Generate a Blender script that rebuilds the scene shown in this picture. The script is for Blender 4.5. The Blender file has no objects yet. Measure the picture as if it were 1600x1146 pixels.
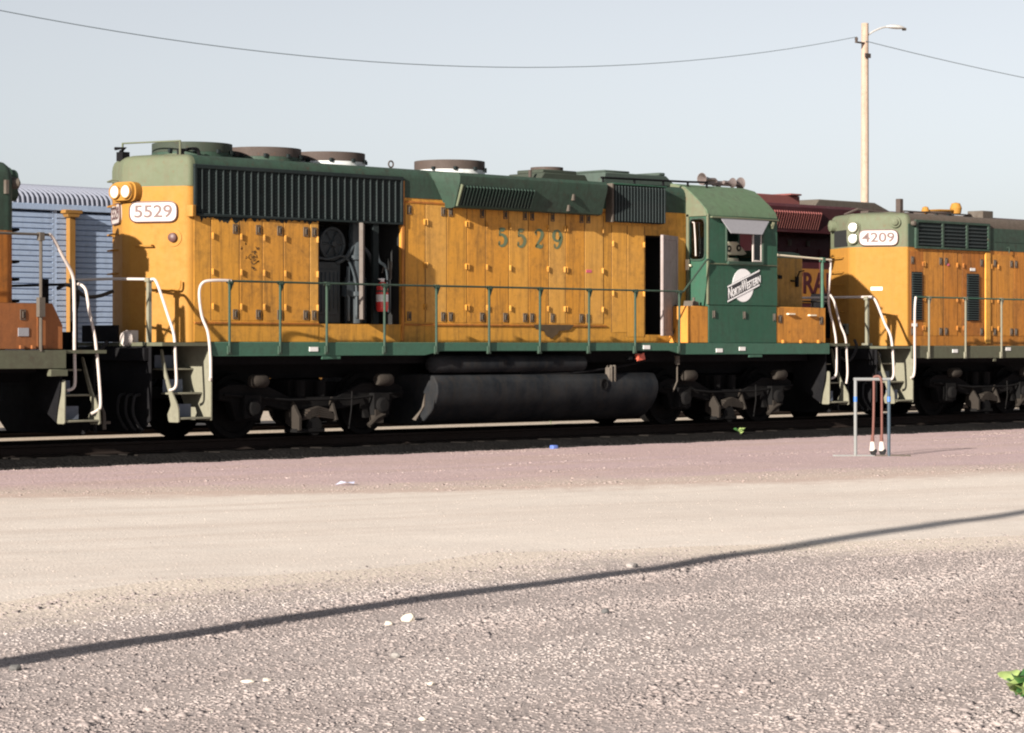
import bpy, bmesh, math, random
import numpy as np
from mathutils import Vector, Matrix, noise as mnoise
R = math.radians
random.seed(7)
rng = np.random.default_rng(11)
scene = bpy.context.scene
col = scene.collection

# ---------------------------------------------------------------- camera, sky, sun, exposure
CAM = (-32.6, -32.57, 1.73)
cd = bpy.data.cameras.new('camera')
cam = bpy.data.objects.new('camera', cd)
col.objects.link(cam)
cam.location = CAM
cam.rotation_euler = (R(90), 0, R(44.5 - 90))
cd.sensor_width = 36.0
cd.lens = 90.9
cd.shift_y = -0.0194
cd.clip_start = 0.1
cd.clip_end = 6000
scene.camera = cam

SUN_AZ, SUN_EL = 12.4, 18.5       # light travels SUN_AZ degrees off the rails, away from the camera
w = bpy.data.worlds.new('World')
scene.world = w
w.use_nodes = True
nt = w.node_tree
bg = nt.nodes['Background']
sky = nt.nodes.new('ShaderNodeTexSky')
sky.sky_type = 'NISHITA'
sky.sun_disc = False
sky.sun_elevation = R(SUN_EL)
sky.sun_rotation = R(270 - SUN_AZ)
sky.air_density = 0.8
sky.dust_density = 0.75
sky.ozone_density = 2.6
hs = nt.nodes.new('ShaderNodeHueSaturation')
hs.inputs['Saturation'].default_value = 0.24
nt.links.new(sky.outputs[0], hs.inputs['Color'])
nt.links.new(hs.outputs[0], bg.inputs[0])
bg.inputs[1].default_value = 0.050
sl = bpy.data.lights.new('sun', 'SUN')
sl.energy = 5.0
sl.angle = R(0.6)
sl.color = (1.0, 0.915, 0.80)
so = bpy.data.objects.new('sun', sl)
col.objects.link(so)
a, e = R(SUN_AZ), R(SUN_EL)
so.rotation_euler = Vector((math.cos(a) * math.cos(e), math.sin(a) * math.cos(e), -math.sin(e))).to_track_quat('-Z', 'Y').to_euler()
so.location = (-60, -10, 40)
vs = scene.view_settings
vs.view_transform = 'Standard'
vs.look = 'None'
vs.gamma = 1.0
vs.use_curve_mapping = False
vs.exposure = 1.27
scene.cycles.filter_width = 2.1

# ---------------------------------------------------------------- helpers
class MB:
    """collects shapes (world coordinates) into one mesh"""
    def __init__(s):
        s.v = []; s.f = []; s.m = []; s.mi = 0
    def add(s, vs, fs):
        b = len(s.v)
        s.v += [tuple(p) for p in vs]
        s.f += [tuple(b + i for i in q) for q in fs]
        s.m += [s.mi] * len(fs)
        return s
    def box(s, x0, x1, y0, y1, z0, z1):
        v = [(x, y, z) for z in (z0, z1) for y in (y0, y1) for x in (x0, x1)]
        return s.add(v, [(0, 2, 3, 1), (4, 5, 7, 6), (0, 1, 5, 4), (2, 6, 7, 3), (0, 4, 6, 2), (1, 3, 7, 5)])
    def prism(s, pts, ax, a0, a1):
        """closed 2d outline swept along axis ax: 'x' outline=(y,z), 'y' outline=(x,z), 'z' outline=(x,y)"""
        n = len(pts)
        if ax == 'x': g = lambda p, t: (t, p[0], p[1])
        elif ax == 'y': g = lambda p, t: (p[0], t, p[1])
        else: g = lambda p, t: (p[0], p[1], t)
        v = [g(p, a0) for p in pts] + [g(p, a1) for p in pts]
        f = [tuple(range(n)), tuple(range(2 * n - 1, n - 1, -1))]
        f += [(i, n + i, n + (i + 1) % n, (i + 1) % n) for i in range(n)]
        return s.add(v, f)
    def loft(s, rings, caps=True):
        n = len(rings[0]); v = []; f = []
        for r in rings: v += r
        for k in range(len(rings) - 1):
            for i in range(n):
                j = (i + 1) % n
                f.append((k * n + i, k * n + j, (k + 1) * n + j, (k + 1) * n + i))
        if caps:
            f.append(tuple(range(n - 1, -1, -1)))
            f.append(tuple((len(rings) - 1) * n + i for i in range(n)))
        return s.add(v, f)
    def tube(s, path, r, n=8, closed=False):
        P = [Vector(p) for p in path]; rings = []
        up = None
        for i, p in enumerate(P):
            if i == 0: d = P[1] - P[0]
            elif i == len(P) - 1: d = P[-1] - P[-2]
            else: d = (P[i + 1] - P[i]).normalized() + (P[i] - P[i - 1]).normalized()
            d.normalize()
            if up is None:
                up = Vector((0, 0, 1)) if abs(d.z) < .9 else Vector((1, 0, 0))
            u = d.cross(up); u.normalize(); w_ = u.cross(d); up = w_
            rr = r[i] if isinstance(r, (list, tuple)) else r
            rings.append([tuple(p + u * (rr * math.cos(t)) + w_ * (rr * math.sin(t)))
                          for t in (2 * math.pi * k / n for k in range(n))])
        return s.loft(rings)
    def cyl(s, p0, p1, r, n=16, r1=None):
        return s.tube([p0, p1], [r, r if r1 is None else r1], n)
    def lathe(s, c, prof, ax='z', n=24):
        """prof: list of (radius, height)"""
        rings = []
        for (r, h) in prof:
            ring = []
            for k in range(n):
                t = 2 * math.pi * k / n
                x, y = r * math.cos(t), r * math.sin(t)
                if ax == 'z': q = (c[0] + x, c[1] + y, c[2] + h)
                elif ax == 'y': q = (c[0] + x, c[1] + h, c[2] - y)
                else: q = (c[0] + h, c[1] + x, c[2] + y)
                ring.append(q)
            rings.append(ring)
        return s.loft(rings)
    def mesh(s, name, org=(0, 0, 0), smooth=30):
        me = bpy.data.meshes.new(name)
        me.from_pydata([(p[0] - org[0], p[1] - org[1], p[2] - org[2]) for p in s.v], [], s.f)
        bm = bmesh.new(); bm.from_mesh(me)
        bmesh.ops.recalc_face_normals(bm, faces=bm.faces)
        bm.to_mesh(me); bm.free()
        me.polygons.foreach_set('material_index', s.m)
        if smooth:
            me.shade_smooth()
            me.set_sharp_from_angle(angle=R(smooth))
        me.update()
        return me

def link(name, me, parent=None, loc=None):
    o = bpy.data.objects.new(name, me)
    col.objects.link(o)
    if parent is not None: o.parent = parent
    if loc is not None: o.location = loc
    return o

def rootof(p):
    while p is not None and p.parent is not None: p = p.parent
    return p

def part(name, mb, mats, parent=None, bevel=0, smooth=30, seg=2, label=None):
    r = rootof(parent)
    org = tuple(r.location) if r is not None else (0, 0, 0)
    me = mb.mesh(name, org, smooth)
    for m_ in (mats if isinstance(mats, (list, tuple)) else [mats]): me.materials.append(m_)
    o = link(name, me, parent)
    if bevel:
        b = o.modifiers.new('bevel', 'BEVEL')
        b.width = bevel; b.segments = seg; b.limit_method = 'ANGLE'; b.angle_limit = R(40)
    if label: o['label'] = label
    return o

def rep(name, mb, mat, parent, spots, smooth=30):
    """one mesh about the origin, linked at many places (all share the mesh)"""
    me = mb.mesh(name, (0, 0, 0), smooth)
    me.materials.append(mat)
    L = rootof(parent).location
    return [link(name, me, parent, (q[0] - L.x, q[1] - L.y, q[2] - L.z)) for q in spots]

def thing(name, label, cat, loc=(0, 0, 0), group=None):
    o = bpy.data.objects.new(name, None)
    o.empty_display_size = .2
    col.objects.link(o)
    o.location = loc
    return tag(o, label, cat, group)

def tag(o, label, cat, group=None):
    o['label'] = label; o['category'] = cat
    if group: o['group'] = group
    return o

def round_poly(pts, rad, n=4):
    out = []
    N = len(pts)
    for i, p in enumerate(pts):
        r = rad[i] if isinstance(rad, (list, tuple)) else rad
        p = Vector(p)
        if r <= 0: out.append(tuple(p)); continue
        a_ = (Vector(pts[i - 1]) - p); b_ = (Vector(pts[(i + 1) % N]) - p)
        la, lb = a_.length, b_.length
        t = min(r, la * .49, lb * .49)
        A = p + a_ / la * t; B = p + b_ / lb * t
        for k in range(n + 1):
            u = k / n
            out.append(tuple(A * (1 - u) ** 2 + p * (2 * u * (1 - u)) + B * u * u))
    return out

def spline(pts, n=6):
    P = [Vector(p) for p in pts]; out = []
    for i in range(len(P) - 1):
        p0 = P[max(i - 1, 0)]; p1 = P[i]; p2 = P[i + 1]; p3 = P[min(i + 2, len(P) - 1)]
        for k in range(n):
            t = k / n
            out.append(0.5 * ((2 * p1) + (p2 - p0) * t + (2 * p0 - 5 * p1 + 4 * p2 - p3) * t * t + (3 * p1 - p0 - 3 * p2 + p3) * t ** 3))
    out.append(P[-1])
    return [tuple(q) for q in out]

# ---------------------------------------------------------------- materials
class NT:
    def __init__(s, name):
        s.m = bpy.data.materials.new(name); s.m.use_nodes = True
        s.t = s.m.node_tree; s.b = s.t.nodes['Principled BSDF']
        s.tc = None
    def n(s, ty, **kw):
        x = s.t.nodes.new(ty)
        for k, v in kw.items(): setattr(x, k, v)
        return x
    def l(s, a_, b_): s.t.links.new(a_, b_)
    def co(s, scale=(1, 1, 1), world=False, rot=0):
        if world:
            src = s.n('ShaderNodeNewGeometry').outputs['Position']
        else:
            src = s.n('ShaderNodeTexCoord').outputs['Object']
        if rot:
            vr = s.n('ShaderNodeVectorRotate', rotation_type='Z_AXIS'); vr.inputs['Angle'].default_value = rot
            s.l(src, vr.inputs['Vector']); src = vr.outputs[0]
        mp = s.n('ShaderNodeMapping'); mp.inputs['Scale'].default_value = scale
        s.l(src, mp.inputs['Vector'])
        return mp.outputs[0]
    def noise(s, co, scale, detail=4, rough=.6):
        x = s.n('ShaderNodeTexNoise'); x.inputs['Scale'].default_value = scale
        x.inputs['Detail'].default_value = detail; x.inputs['Roughness'].default_value = rough
        s.l(co, x.inputs['Vector']); return x.outputs['Fac']
    def ramp(s, fac, p0, p1, c0=(0, 0, 0), c1=(1, 1, 1)):
        x = s.n('ShaderNodeValToRGB')
        x.color_ramp.elements[0].position = p0; x.color_ramp.elements[1].position = p1
        x.color_ramp.elements[0].color = (*c0, 1); x.color_ramp.elements[1].color = (*c1, 1)
        s.l(fac, x.inputs[0]); return x.outputs[0]
    def mix(s, fac, a_, b_, mode='MIX'):
        x = s.n('ShaderNodeMix', data_type='RGBA', blend_type=mode)
        for v, i in ((fac, 0), (a_, 6), (b_, 7)):
            if isinstance(v, (int, float)): x.inputs[i].default_value = v
            elif isinstance(v, tuple): x.inputs[i].default_value = (*v, 1)
            else: s.l(v, x.inputs[i])
        return x.outputs[2]
    def math(s, op, a_, b_=None):
        x = s.n('ShaderNodeMath', operation=op)
        for v, i in ((a_, 0), (b_, 1)):
            if v is None: continue
            if isinstance(v, (int, float)): x.inputs[i].default_value = v
            else: s.l(v, x.inputs[i])
        return x.outputs[0]
    def bump(s, h, strength=.3, dist=.01):
        x = s.n('ShaderNodeBump'); x.inputs['Strength'].default_value = strength; x.inputs['Distance'].default_value = dist
        s.l(h, x.inputs['Height']); s.l(x.outputs[0], s.b.inputs['Normal'])
    def col(s, c): s.l(c, s.b.inputs['Base Color'])
    def rough(s, v):
        if isinstance(v, (int, float)): s.b.inputs['Roughness'].default_value = v
        else: s.l(v, s.b.inputs['Roughness'])

def paint(name, base, dirt=(.05, .04, .03), amt=.45, rust=.15, streak=.4, rough=.5, fade=.15, bump=.08, metal=0, spec=.22):
    q = NT(name)
    c = q.co()
    st = q.co((5, 5, .35))
    n1 = q.noise(c, 1.6, 6, .65)
    n2 = q.noise(st, 2.0, 5, .7)
    n3 = q.noise(c, 9, 5, .7)
    n4 = q.noise(c, 60, 2, .5)
    light = tuple(min(1, v * 1.15 + .05) for v in base)
    x = q.mix(q.math('MULTIPLY', q.ramp(n1, .4, .75), fade), base, light)
    x = q.mix(q.math('MULTIPLY', q.ramp(n2, .48, .72), streak), x, dirt)
    x = q.mix(q.math('MULTIPLY', q.ramp(q.math('MULTIPLY', n1, n3), .22, .45), amt), x, dirt)
    x = q.mix(q.math('MULTIPLY', q.ramp(n3, .62, .74), rust), x, (.16, .06, .025))
    x = q.mix(q.math('MULTIPLY', q.ramp(n4, .35, .7), .10), x, dirt)
    q.col(x)
    q.rough(q.ramp(n3, .2, .8, (rough - .1,) * 3, (min(1, rough + .2),) * 3))
    q.b.inputs['Metallic'].default_value = metal
    q.b.inputs['Specular IOR Level'].default_value = spec
    if bump: q.bump(n3, bump, .02)
    return q.m

def plain(name, base, rough=.6, metal=0, var=.25, scale=20):
    q = NT(name)
    n1 = q.noise(q.co(), scale, 4, .6)
    q.col(q.mix(q.math('MULTIPLY', q.ramp(n1, .3, .7), var), base, tuple(v * .45 for v in base)))
    q.rough(rough); q.b.inputs['Metallic'].default_value = metal
    return q.m

YEL = paint('yellow_paint', (.53, .255, .040), (.10, .06, .025), .6, .35, .6, .55, .15)
YDOOR = [paint('yellow_door_paint_%d' % i, c, (.10, .06, .025), am, .45, stq, .55, fd) for i, (c, am, stq, fd) in
         enumerate((((.54, .255, .038), .5, .6, .12), ((.49, .225, .036), .65, .7, .2), ((.56, .275, .048), .45, .5, .3), ((.52, .235, .034), .6, .75, .1), ((.545, .28, .058), .4, .45, .4)))]
YEND = paint('yellow_sun_dimmed', (.31, .150, .026), (.20, .085, .02), .3, .12, .2, .65, .06)  # hood-end yellow, darkened in colour to offset the sun striking it
YOLD = [paint('orange_paint_%d' % i, c, (.075, .04, .018), am, .6, .7, .6, .15) for i, (c, am) in
        enumerate((((.42, .165, .028), .5), ((.34, .122, .022), .6), ((.46, .195, .033), .4)))]
YNOSE = paint('shaded_nose_yellow', (.30, .17, .035), (.07, .05, .025), .6, .2, .6, .6, .1)  # dirty yellow, darkened further to carry the cab's shade on the nose
ORANGE = paint('faded_orange', (.24, .088, .030), (.09, .04, .02), .5, .6, .4, .6, .1)
GRN = paint('green_paint', (.029, .057, .041), (.022, .021, .018), .65, .35, .5, .6, .25)
GROOF = paint('faded_green_roof', (.085, .135, .08), (.055, .06, .045), .55, .35, .3, .65, .3)
GREYG = paint('grey_green_paint', (.048, .068, .058), (.03, .032, .03), .5, .2, .3, .65, .2)
GSLAT = paint('dark_green_slat', (.020, .038, .030), (.012, .014, .013), .5, .1, .2, .6, .2)
GCAB = paint('cab_green', (.022, .076, .048), (.028, .042, .03), .5, .15, .35, .55, .25)
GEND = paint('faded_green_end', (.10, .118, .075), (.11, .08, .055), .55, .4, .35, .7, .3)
SILL = paint('green_sill', (.040, .105, .072), (.03, .035, .03), .45, .2, .2, .55, .2)
SILLOLD = paint('dusty_olive_sill', (.085, .09, .06), (.05, .04, .03), .6, .4, .2, .7, .2)
SOOT = paint('sooty_grille', (.014, .020, .021), (.008, .010, .011), .5, .1, .2, .8, .2, spec=.08)
SLAT = paint('dark_slat', (.024, .034, .035), (.018, .02, .022), .5, .1, .2, .5, .3)
BLACK = paint('grimy_black', (.006, .006, .0075), (.011, .010, .009), .5, .0, .2, .7, .1, spec=.08)
TDUST = paint('truck_dust', (.030, .0255, .022), (.018, .015, .013), .6, .2, .3, .85, .1, spec=.08)
TRUCKM = paint('truck_grime', (.006, .006, .0065), (.013, .011, .010), .45, .0, .15, .8, .1, spec=.06)
DUSTY = paint('dusty_steel', (.085, .072, .06), (.035, .029, .025), .55, .3, .2, .75, .3)
STEP = paint('step_dust', (.17, .165, .125), (.08, .075, .055), .5, .3, .25, .7, .3)
STEPB = paint('step_riser', (.10, .12, .16), (.08, .08, .09), .4, .1, .2, .7, .2)
TANK = paint('fuel_tank_black', (.009, .011, .014), (.026, .023, .021), .35, .1, .7, .6, .4, spec=.07)
ROOFB = paint('browned_roof', (.095, .075, .062), (.05, .045, .035), .6, .4, .3, .7, .2)
FANM = paint('rusty_fan_ring', (.060, .045, .040), (.03, .025, .02), .5, .6, .1, .7, .2)
FANG = paint('sooty_green_ring', (.034, .044, .033), (.028, .025, .022), .6, .5, .2, .7, .2)
GALV = paint('galvanised_fan', (.55, .57, .58), (.2, .19, .18), .3, .15, .4, .5, .2)
WHT = paint('white_rail_paint', (.46, .41, .39), (.3, .25, .2), .25, .15, .1, .5, .1)
BOARD = plain('number_board_white', (.42, .37, .355), .4, 0, .12, 8)
DIGIT = plain('number_board_digits', (.085, .038, .036), .5)
SIDEDIG = paint('green_numerals', (.10, .15, .09), (.2, .13, .05), .4, .1, .2, .6, .2)
EDGEDOOR = paint('sun_dimmed_door', (.135, .118, .108), (.08, .06, .05), .5, .3, .4, .7, .2)  # grey door tone darkened because this leaf faces the sun
GREYDOOR = paint('grey_door', (.26, .225, .225), (.15, .115, .10), .5, .25, .5, .6, .2)
MAROON = paint('maroon_paint', (.055, .013, .017), (.03, .012, .012), .45, .1, .2, .45, .3)
MRED = paint('faded_maroon', (.17, .055, .052), (.12, .05, .04), .4, .2, .2, .6, .2)
MYEL = paint('stripe_yellow', (.30, .135, .030), (.2, .08, .03), .3, .1, .2, .5, .2)
RAILM = paint('rusty_rail', (.022, .016, .014), (.012, .010, .009), .4, .1, .1, .8, .1, spec=.08)
RAILTOP = plain('polished_rail_head', (.25, .23, .21), .35, .8)
TIE = paint('oily_tie', (.014, .012, .011), (.008, .007, .007), .6, .0, .2, .9, .1, spec=.05)
LAMPG = plain('lamp_glass', (.5, .47, .45), .15, 0, .1, 30)
REDX = plain('extinguisher_red', (.60, .035, .035), .3, 0, .15)
WOOD = paint('weathered_pole_wood', (.36, .275, .22), (.20, .135, .10), .5, .2, .6, .85, .2, .4)
ALU = plain('aluminium_lamp', (.62, .60, .58), .4, .3)
WIRE = plain('hazed_wire', (.22, .27, .31), .5)  # pale bluish tone paints haze onto the overhead wires
HOSE = paint('red_brown_hose', (.13, .055, .045), (.10, .05, .04), .4, .1, .1, .6, .2)
FRAMEG = paint('grey_pipe_paint', (.17, .18, .185), (.2, .17, .14), .4, .3, .1, .5, .2)
BLUET = plain('blue_tape', (.03, .13, .42), .5)
FRAMEB = paint('blue_grey_pipe', (.035, .058, .082), (.06, .06, .06), .4, .2, .1, .5, .2)
CARB = paint('pale_blue_panel', (.31, .39, .54), (.15, .18, .24), .35, .12, .3, .55, .2)
CARROOF = paint('galvanised_roof', (.17, .185, .235), (.15, .15, .18), .3, .1, .2, .5, .2)
CARY = paint('rack_yellow', (.21, .105, .025), (.2, .1, .03), .35, .3, .2, .6, .2)
INTG = plain('machine_grey_blue', (.034, .046, .056), .6, 0, .6, 6)
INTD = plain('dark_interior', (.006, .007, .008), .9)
CREAM = plain('control_stand_cream', (.66, .58, .44), .5, 0, .1)
AWN = plain('grey_awning', (.24, .24, .265), .7, 0, .15)
HORNM = plain('dull_horn', (.16, .13, .125), .45, .3)
LOGOW = plain('logo_white', (.74, .73, .74), .5, 0, .08, 15)
LOGOB = plain('logo_black', (.025, .025, .03), .5)
STICK = plain('white_sticker', (.68, .67, .66), .5, 0, .2)
PINK = plain('pink_sticker', (.55, .10, .16), .5)
RUBBER = plain('rubber', (.008, .008, .009), .8)
REDP = plain('red_tag', (.5, .10, .06), .6)

def glass(name):
    q = NT(name)
    q.t.nodes.remove(q.b)
    out = q.t.nodes['Material Output']
    tr = q.n('ShaderNodeBsdfTransparent'); tr.inputs[0].default_value = (.55, .6, .6, 1)
    gl = q.n('ShaderNodeBsdfGlossy'); gl.inputs['Roughness'].default_value = .04
    fr = q.n('ShaderNodeFresnel'); fr.inputs[0].default_value = 1.5
    ms = q.n('ShaderNodeMixShader')
    q.l(fr.outputs[0], ms.inputs[0]); q.l(tr.outputs[0], ms.inputs[1]); q.l(gl.outputs[0], ms.inputs[2])
    q.l(ms.outputs[0], out.inputs[0])
    return q.m
GLASS = glass('window_glass')

# ---------------------------------------------------------------- ground, road, apron, gravel
def gh(x, y):
    """height of the yard surface"""
    v = Vector((x * .16, y * .16, 0)); u = Vector((x * .9, y * .9, 3.0))
    rut = 0.0
    if y < -16.2:
        t = (y + 16.2 - .12 * x)
        rut = .018 * mnoise.noise(Vector((x * .05, t * .9, 9)))
    h = .035 * mnoise.noise(v) + .012 * mnoise.noise(u) + rut
    k = min(1, max(0, (-2.3 - y) / 3))
    return h * k

def edge_pink(x):     # front edge of the pink crushed stone apron
    pts = [(-60, 4.2), (-22, -3.3), (-15, -6.9), (-9.7, -10.1), (-4.5, -11.8), (-1.7, -12.3), (20, -16.0), (60, -21)]
    for (a0, b0), (a1, b1) in zip(pts, pts[1:]):
        if x <= a1:
            return min(-3.2, b0 + (b1 - b0) * (x - a0) / (a1 - a0)) + .45 * mnoise.noise(Vector((x * .4, 0, 0))) + .2 * mnoise.noise(Vector((x * 1.7, 0, 3)))
    return -21
def edge_road(x):     # front edge of the cream road
    pts = [(-60, -17.0), (-22.8, -17.9), (-17.3, -17.3), (-12.6, -19.3), (20, -26), (60, -30)]
    for (a0, b0), (a1, b1) in zip(pts, pts[1:]):
        if x <= a1:
            return b0 + (b1 - b0) * (x - a0) / (a1 - a0) + .3 * mnoise.noise(Vector((x * .45, 5, 0)))
    return -30

def ground_mat(name, c1, c2, c3, speck, fine, streak=(.15, 1, 1), sp=.5, edge=None, bumpd=.02, spec=.12, rot=0):
    q = NT(name)
    c = q.co((1, 1, 1), True)
    s2 = q.co(streak, True, rot)
    big = q.noise(c, .35, 5, .6); st = q.noise(s2, 1.1, 5, .65)
    mid = q.noise(c, 4, 5, .7); fn = q.noise(c, fine, 3, .7)
    vo = q.n('ShaderNodeTexVoronoi'); vo.inputs['Scale'].default_value = speck
    q.l(c, vo.inputs['Vector'])
    x = q.mix(q.ramp(big, .35, .65), c1, c2)
    x = q.mix(q.math('MULTIPLY', q.ramp(st, .45, .65), .75), x, c3)
    x = q.mix(q.math('MULTIPLY', q.ramp(mid, .4, .75), .35), x, tuple(v * .72 for v in c1))
    sep = q.n('ShaderNodeSeparateColor'); q.l(vo.outputs['Color'], sep.inputs[0])
    x = q.mix(q.math('MULTIPLY', q.ramp(sep.outputs[0], .55, 1.0), sp), x, tuple(min(1, v * 1.35) for v in c1))
    x = q.mix(q.math('MULTIPLY', q.ramp(sep.outputs[1], .70, 1.0), sp), x, tuple(v * .45 for v in c1))
    if edge is not None:
        at = q.n('ShaderNodeAttribute'); at.attribute_name = 'blend'
        f_ = q.math('ADD', at.outputs['Fac'], q.math('MULTIPLY', q.math('SUBTRACT', mid, .5), 1.1))
        f_ = q.math('ADD', f_, q.math('MULTIPLY', q.math('SUBTRACT', st, .5), .9))
        x = q.mix(q.ramp(f_, .30, .75), x, edge)
    q.col(x); q.rough(.95); q.b.inputs['Specular IOR Level'].default_value = spec
    h = q.math('ADD', q.math('MULTIPLY', fn, .5), vo.outputs['Distance'])
    q.bump(h, .42, bumpd)
    return q.m
M_PINK = ground_mat('pink_crushed_stone', (.42, .318, .332), (.45, .348, .348), (.40, .305, .27), 22, 30, (.10, 1.1, 1), .3, edge=(.44, .36, .32), rot=R(6))
M_ROAD = ground_mat('cream_dirt_road', (.57, .508, .463), (.61, .553, .508), (.51, .44, .395), 34, 40, (.055, .9, 1), .07, bumpd=.008, edge=(.44, .35, .31), rot=R(14))
M_GRAV = ground_mat('grey_gravel_bed', (.325, .28, .27), (.36, .314, .304), (.265, .225, .215), 26, 45, (.10, 1.2, 1), .5, edge=(.55, .48, .42), rot=R(-6))
M_SAND = ground_mat('sandy_yard', (.42, .36, .30), (.44, .38, .31), (.40, .32, .25), 20, 30, (.3, 1, 1), .5)
M_OIL = ground_mat('oil_soaked_ballast', (.012, .0115, .012), (.015, .014, .0135), (.010, .0095, .010), 16, 30, (.3, 1, 1), .5, bumpd=.04, spec=.02)

def sheet(name, xs, lo, hi, ny, mat, zoff=0.0, fade=1.0, low=False):
    nx = len(xs)
    v = []; f = []
    for x in xs:
        y0, y1 = lo(x), hi(x)
        for j in range(ny + 1):
            y = y0 + (y1 - y0) * j / ny
            v.append((x, y, gh(x, y) + zoff))
    for i in range(nx - 1):
        for j in range(ny):
            a0 = i * (ny + 1) + j
            f.append((a0, a0 + ny + 1, a0 + ny + 2, a0 + 1))
    me = bpy.data.meshes.new(name); me.from_pydata(v, [], f); me.shade_smooth()
    me.materials.append(mat)
    at = me.attributes.new('blend', 'FLOAT', 'POINT')
    at.data.foreach_set('value', [max(0.0, 1 - ((p[1] - lo(p[0])) if low else (hi(p[0]) - p[1])) / fade) for p in v])
    o = link(name, me); o['kind'] = 'structure'
    return o
XS = [i * .25 for i in range(-200, 161)]
sheet('crushed_stone_apron', XS, edge_pink, lambda x: -2.0, 40, M_PINK, fade=2.6, low=True)
sheet('dirt_road', XS, edge_road, edge_pink, 50, M_ROAD, fade=1.8)
sheet('gravel_ground', XS, lambda x: -40.0, edge_road, 120, M_GRAV, fade=2.4)
g = MB(); S = 2500
# the wide ground: four strips round the detailed part, plus the yard behind the track
g.add([(-S, 2.0, 0), (S, 2.0, 0), (S, S, 0), (-S, S, 0)], [(0, 1, 2, 3)])
g.add([(-S, -S, 0), (S, -S, 0), (S, -40, 0), (-S, -40, 0)], [(0, 1, 2, 3)])
g.add([(-S, -40, 0), (-50, -40, 0), (-50, 2, 0), (-S, 2, 0)], [(0, 1, 2, 3)])
g.add([(40, -40, 0), (S, -40, 0), (S, 2, 0), (40, 2, 0)], [(0, 1, 2, 3)])
o = part('ground', g, M_SAND, smooth=0); o['kind'] = 'structure'

def ballast(name, yc, x0, x1, mat):
    v = []; f = []; prof = [(-2.25, -.10), (-1.85, .015), (-1.6, .075), (-1.3, .10), (0, .10), (1.3, .10), (1.6, .07), (2.0, .0), (2.3, -.10)]
    n = int((x1 - x0) / .2); m_ = len(prof)
    for i in range(n + 1):
        x = x0 + (x1 - x0) * i / n
        for j, (y, z) in enumerate(prof):
            yy = y + (.22 * mnoise.noise(Vector((x * 1.3, y, yc))) + .1 * mnoise.noise(Vector((x * 4, y, yc))) if abs(y) > 1.5 else 0)
            zz = z + (.025 * mnoise.noise(Vector((x * 3, yy * 3, 2))) if .0 < z else 0)
            v.append((x, yc + yy, zz))
    for i in range(n):
        for j in range(m_ - 1):
            a0 = i * m_ + j
            f.append((a0, a0 + m_, a0 + m_ + 1, a0 + 1))
    me = bpy.data.meshes.new(name); me.from_pydata(v, [], f); me.shade_smooth(); me.materials.append(mat)
    o = link(name, me); o['kind'] = 'structure'
ballast('ballast_bed', 0.0, -46, 46, M_OIL)

def track(yc, x0, x1, label, tie_x0, tie_x1, dz=0.0):
    t = thing('railway_track', label, 'railway track', (0, yc, 0))
    prof = [(-.07, .105), (.07, .105), (.07, .118), (.012, .14), (.012, .235), (.036, .245), (.036, .28), (-.036, .28), (-.036, .245), (-.012, .235), (-.012, .14), (-.07, .118)]
    for s in (-1, 1):
        b = MB(); b.prism([(yc + s * .7525 + p[0], p[1] + dz) for p in prof], 'x', x0, x1)
        part('rail', b, RAILM, t, smooth=0)
    b = MB(); b.box(-.115, .115, -1.28, 1.28, -.06, .105)
    n = int((tie_x1 - tie_x0) / .53)
    rep('tie', b, TIE, t, [(tie_x0 + i * .53 + random.uniform(-.03, .03), yc + random.uniform(-.05, .05), random.uniform(-.01, .012) + dz) for i in range(n)], 0)
    return t
track(0, -46, 46, 'near track in oily black ballast under the coupled green and yellow locomotives', -14, 22)
track(4.0, -46, 46, 'second track under the maroon locomotive, behind the green and yellow train', 5, 22, -.21)
track(9.45, -46, 60, 'far track under the pale blue ribbed rail car', -14, 8, -.2)

# ---------------------------------------------------------------- writing
def text_mesh(s, size, mat, name, align='CENTER', thick=0.002, bold=0.0):
    cu = bpy.data.curves.new(name, 'FONT')
    cu.body = s; cu.size = size; cu.align_x = align; cu.align_y = 'CENTER'
    cu.extrude = thick; cu.offset = bold
    t = bpy.data.objects.new(name, cu); col.objects.link(t)
    dg = bpy.context.evaluated_depsgraph_get()
    me = bpy.data.meshes.new_from_object(t.evaluated_get(dg))
    bpy.data.objects.remove(t); bpy.data.curves.remove(cu)
    me.materials.clear(); me.materials.append(mat); me.name = name
    return me
def place_text(me, name, origin, xdir, zdir, parent, sx=1, sy=1, shear=0):
    """text x runs along xdir, text y along zdir"""
    xd, zd = Vector(xdir).normalized(), Vector(zdir).normalized()
    nd = xd.cross(zd)
    L = rootof(parent).location
    O = Vector(origin) - L
    co = np.empty(len(me.vertices) * 3); me.vertices.foreach_get('co', co); co = co.reshape(-1, 3)
    out = [O + xd * (p[0] * sx) + zd * (p[1] * sy + shear * p[0] * sx) + nd * p[2] for p in co]
    me.vertices.foreach_set('co', np.array([c for q in out for c in q])); me.update()
    return link(name, me, parent)

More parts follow.
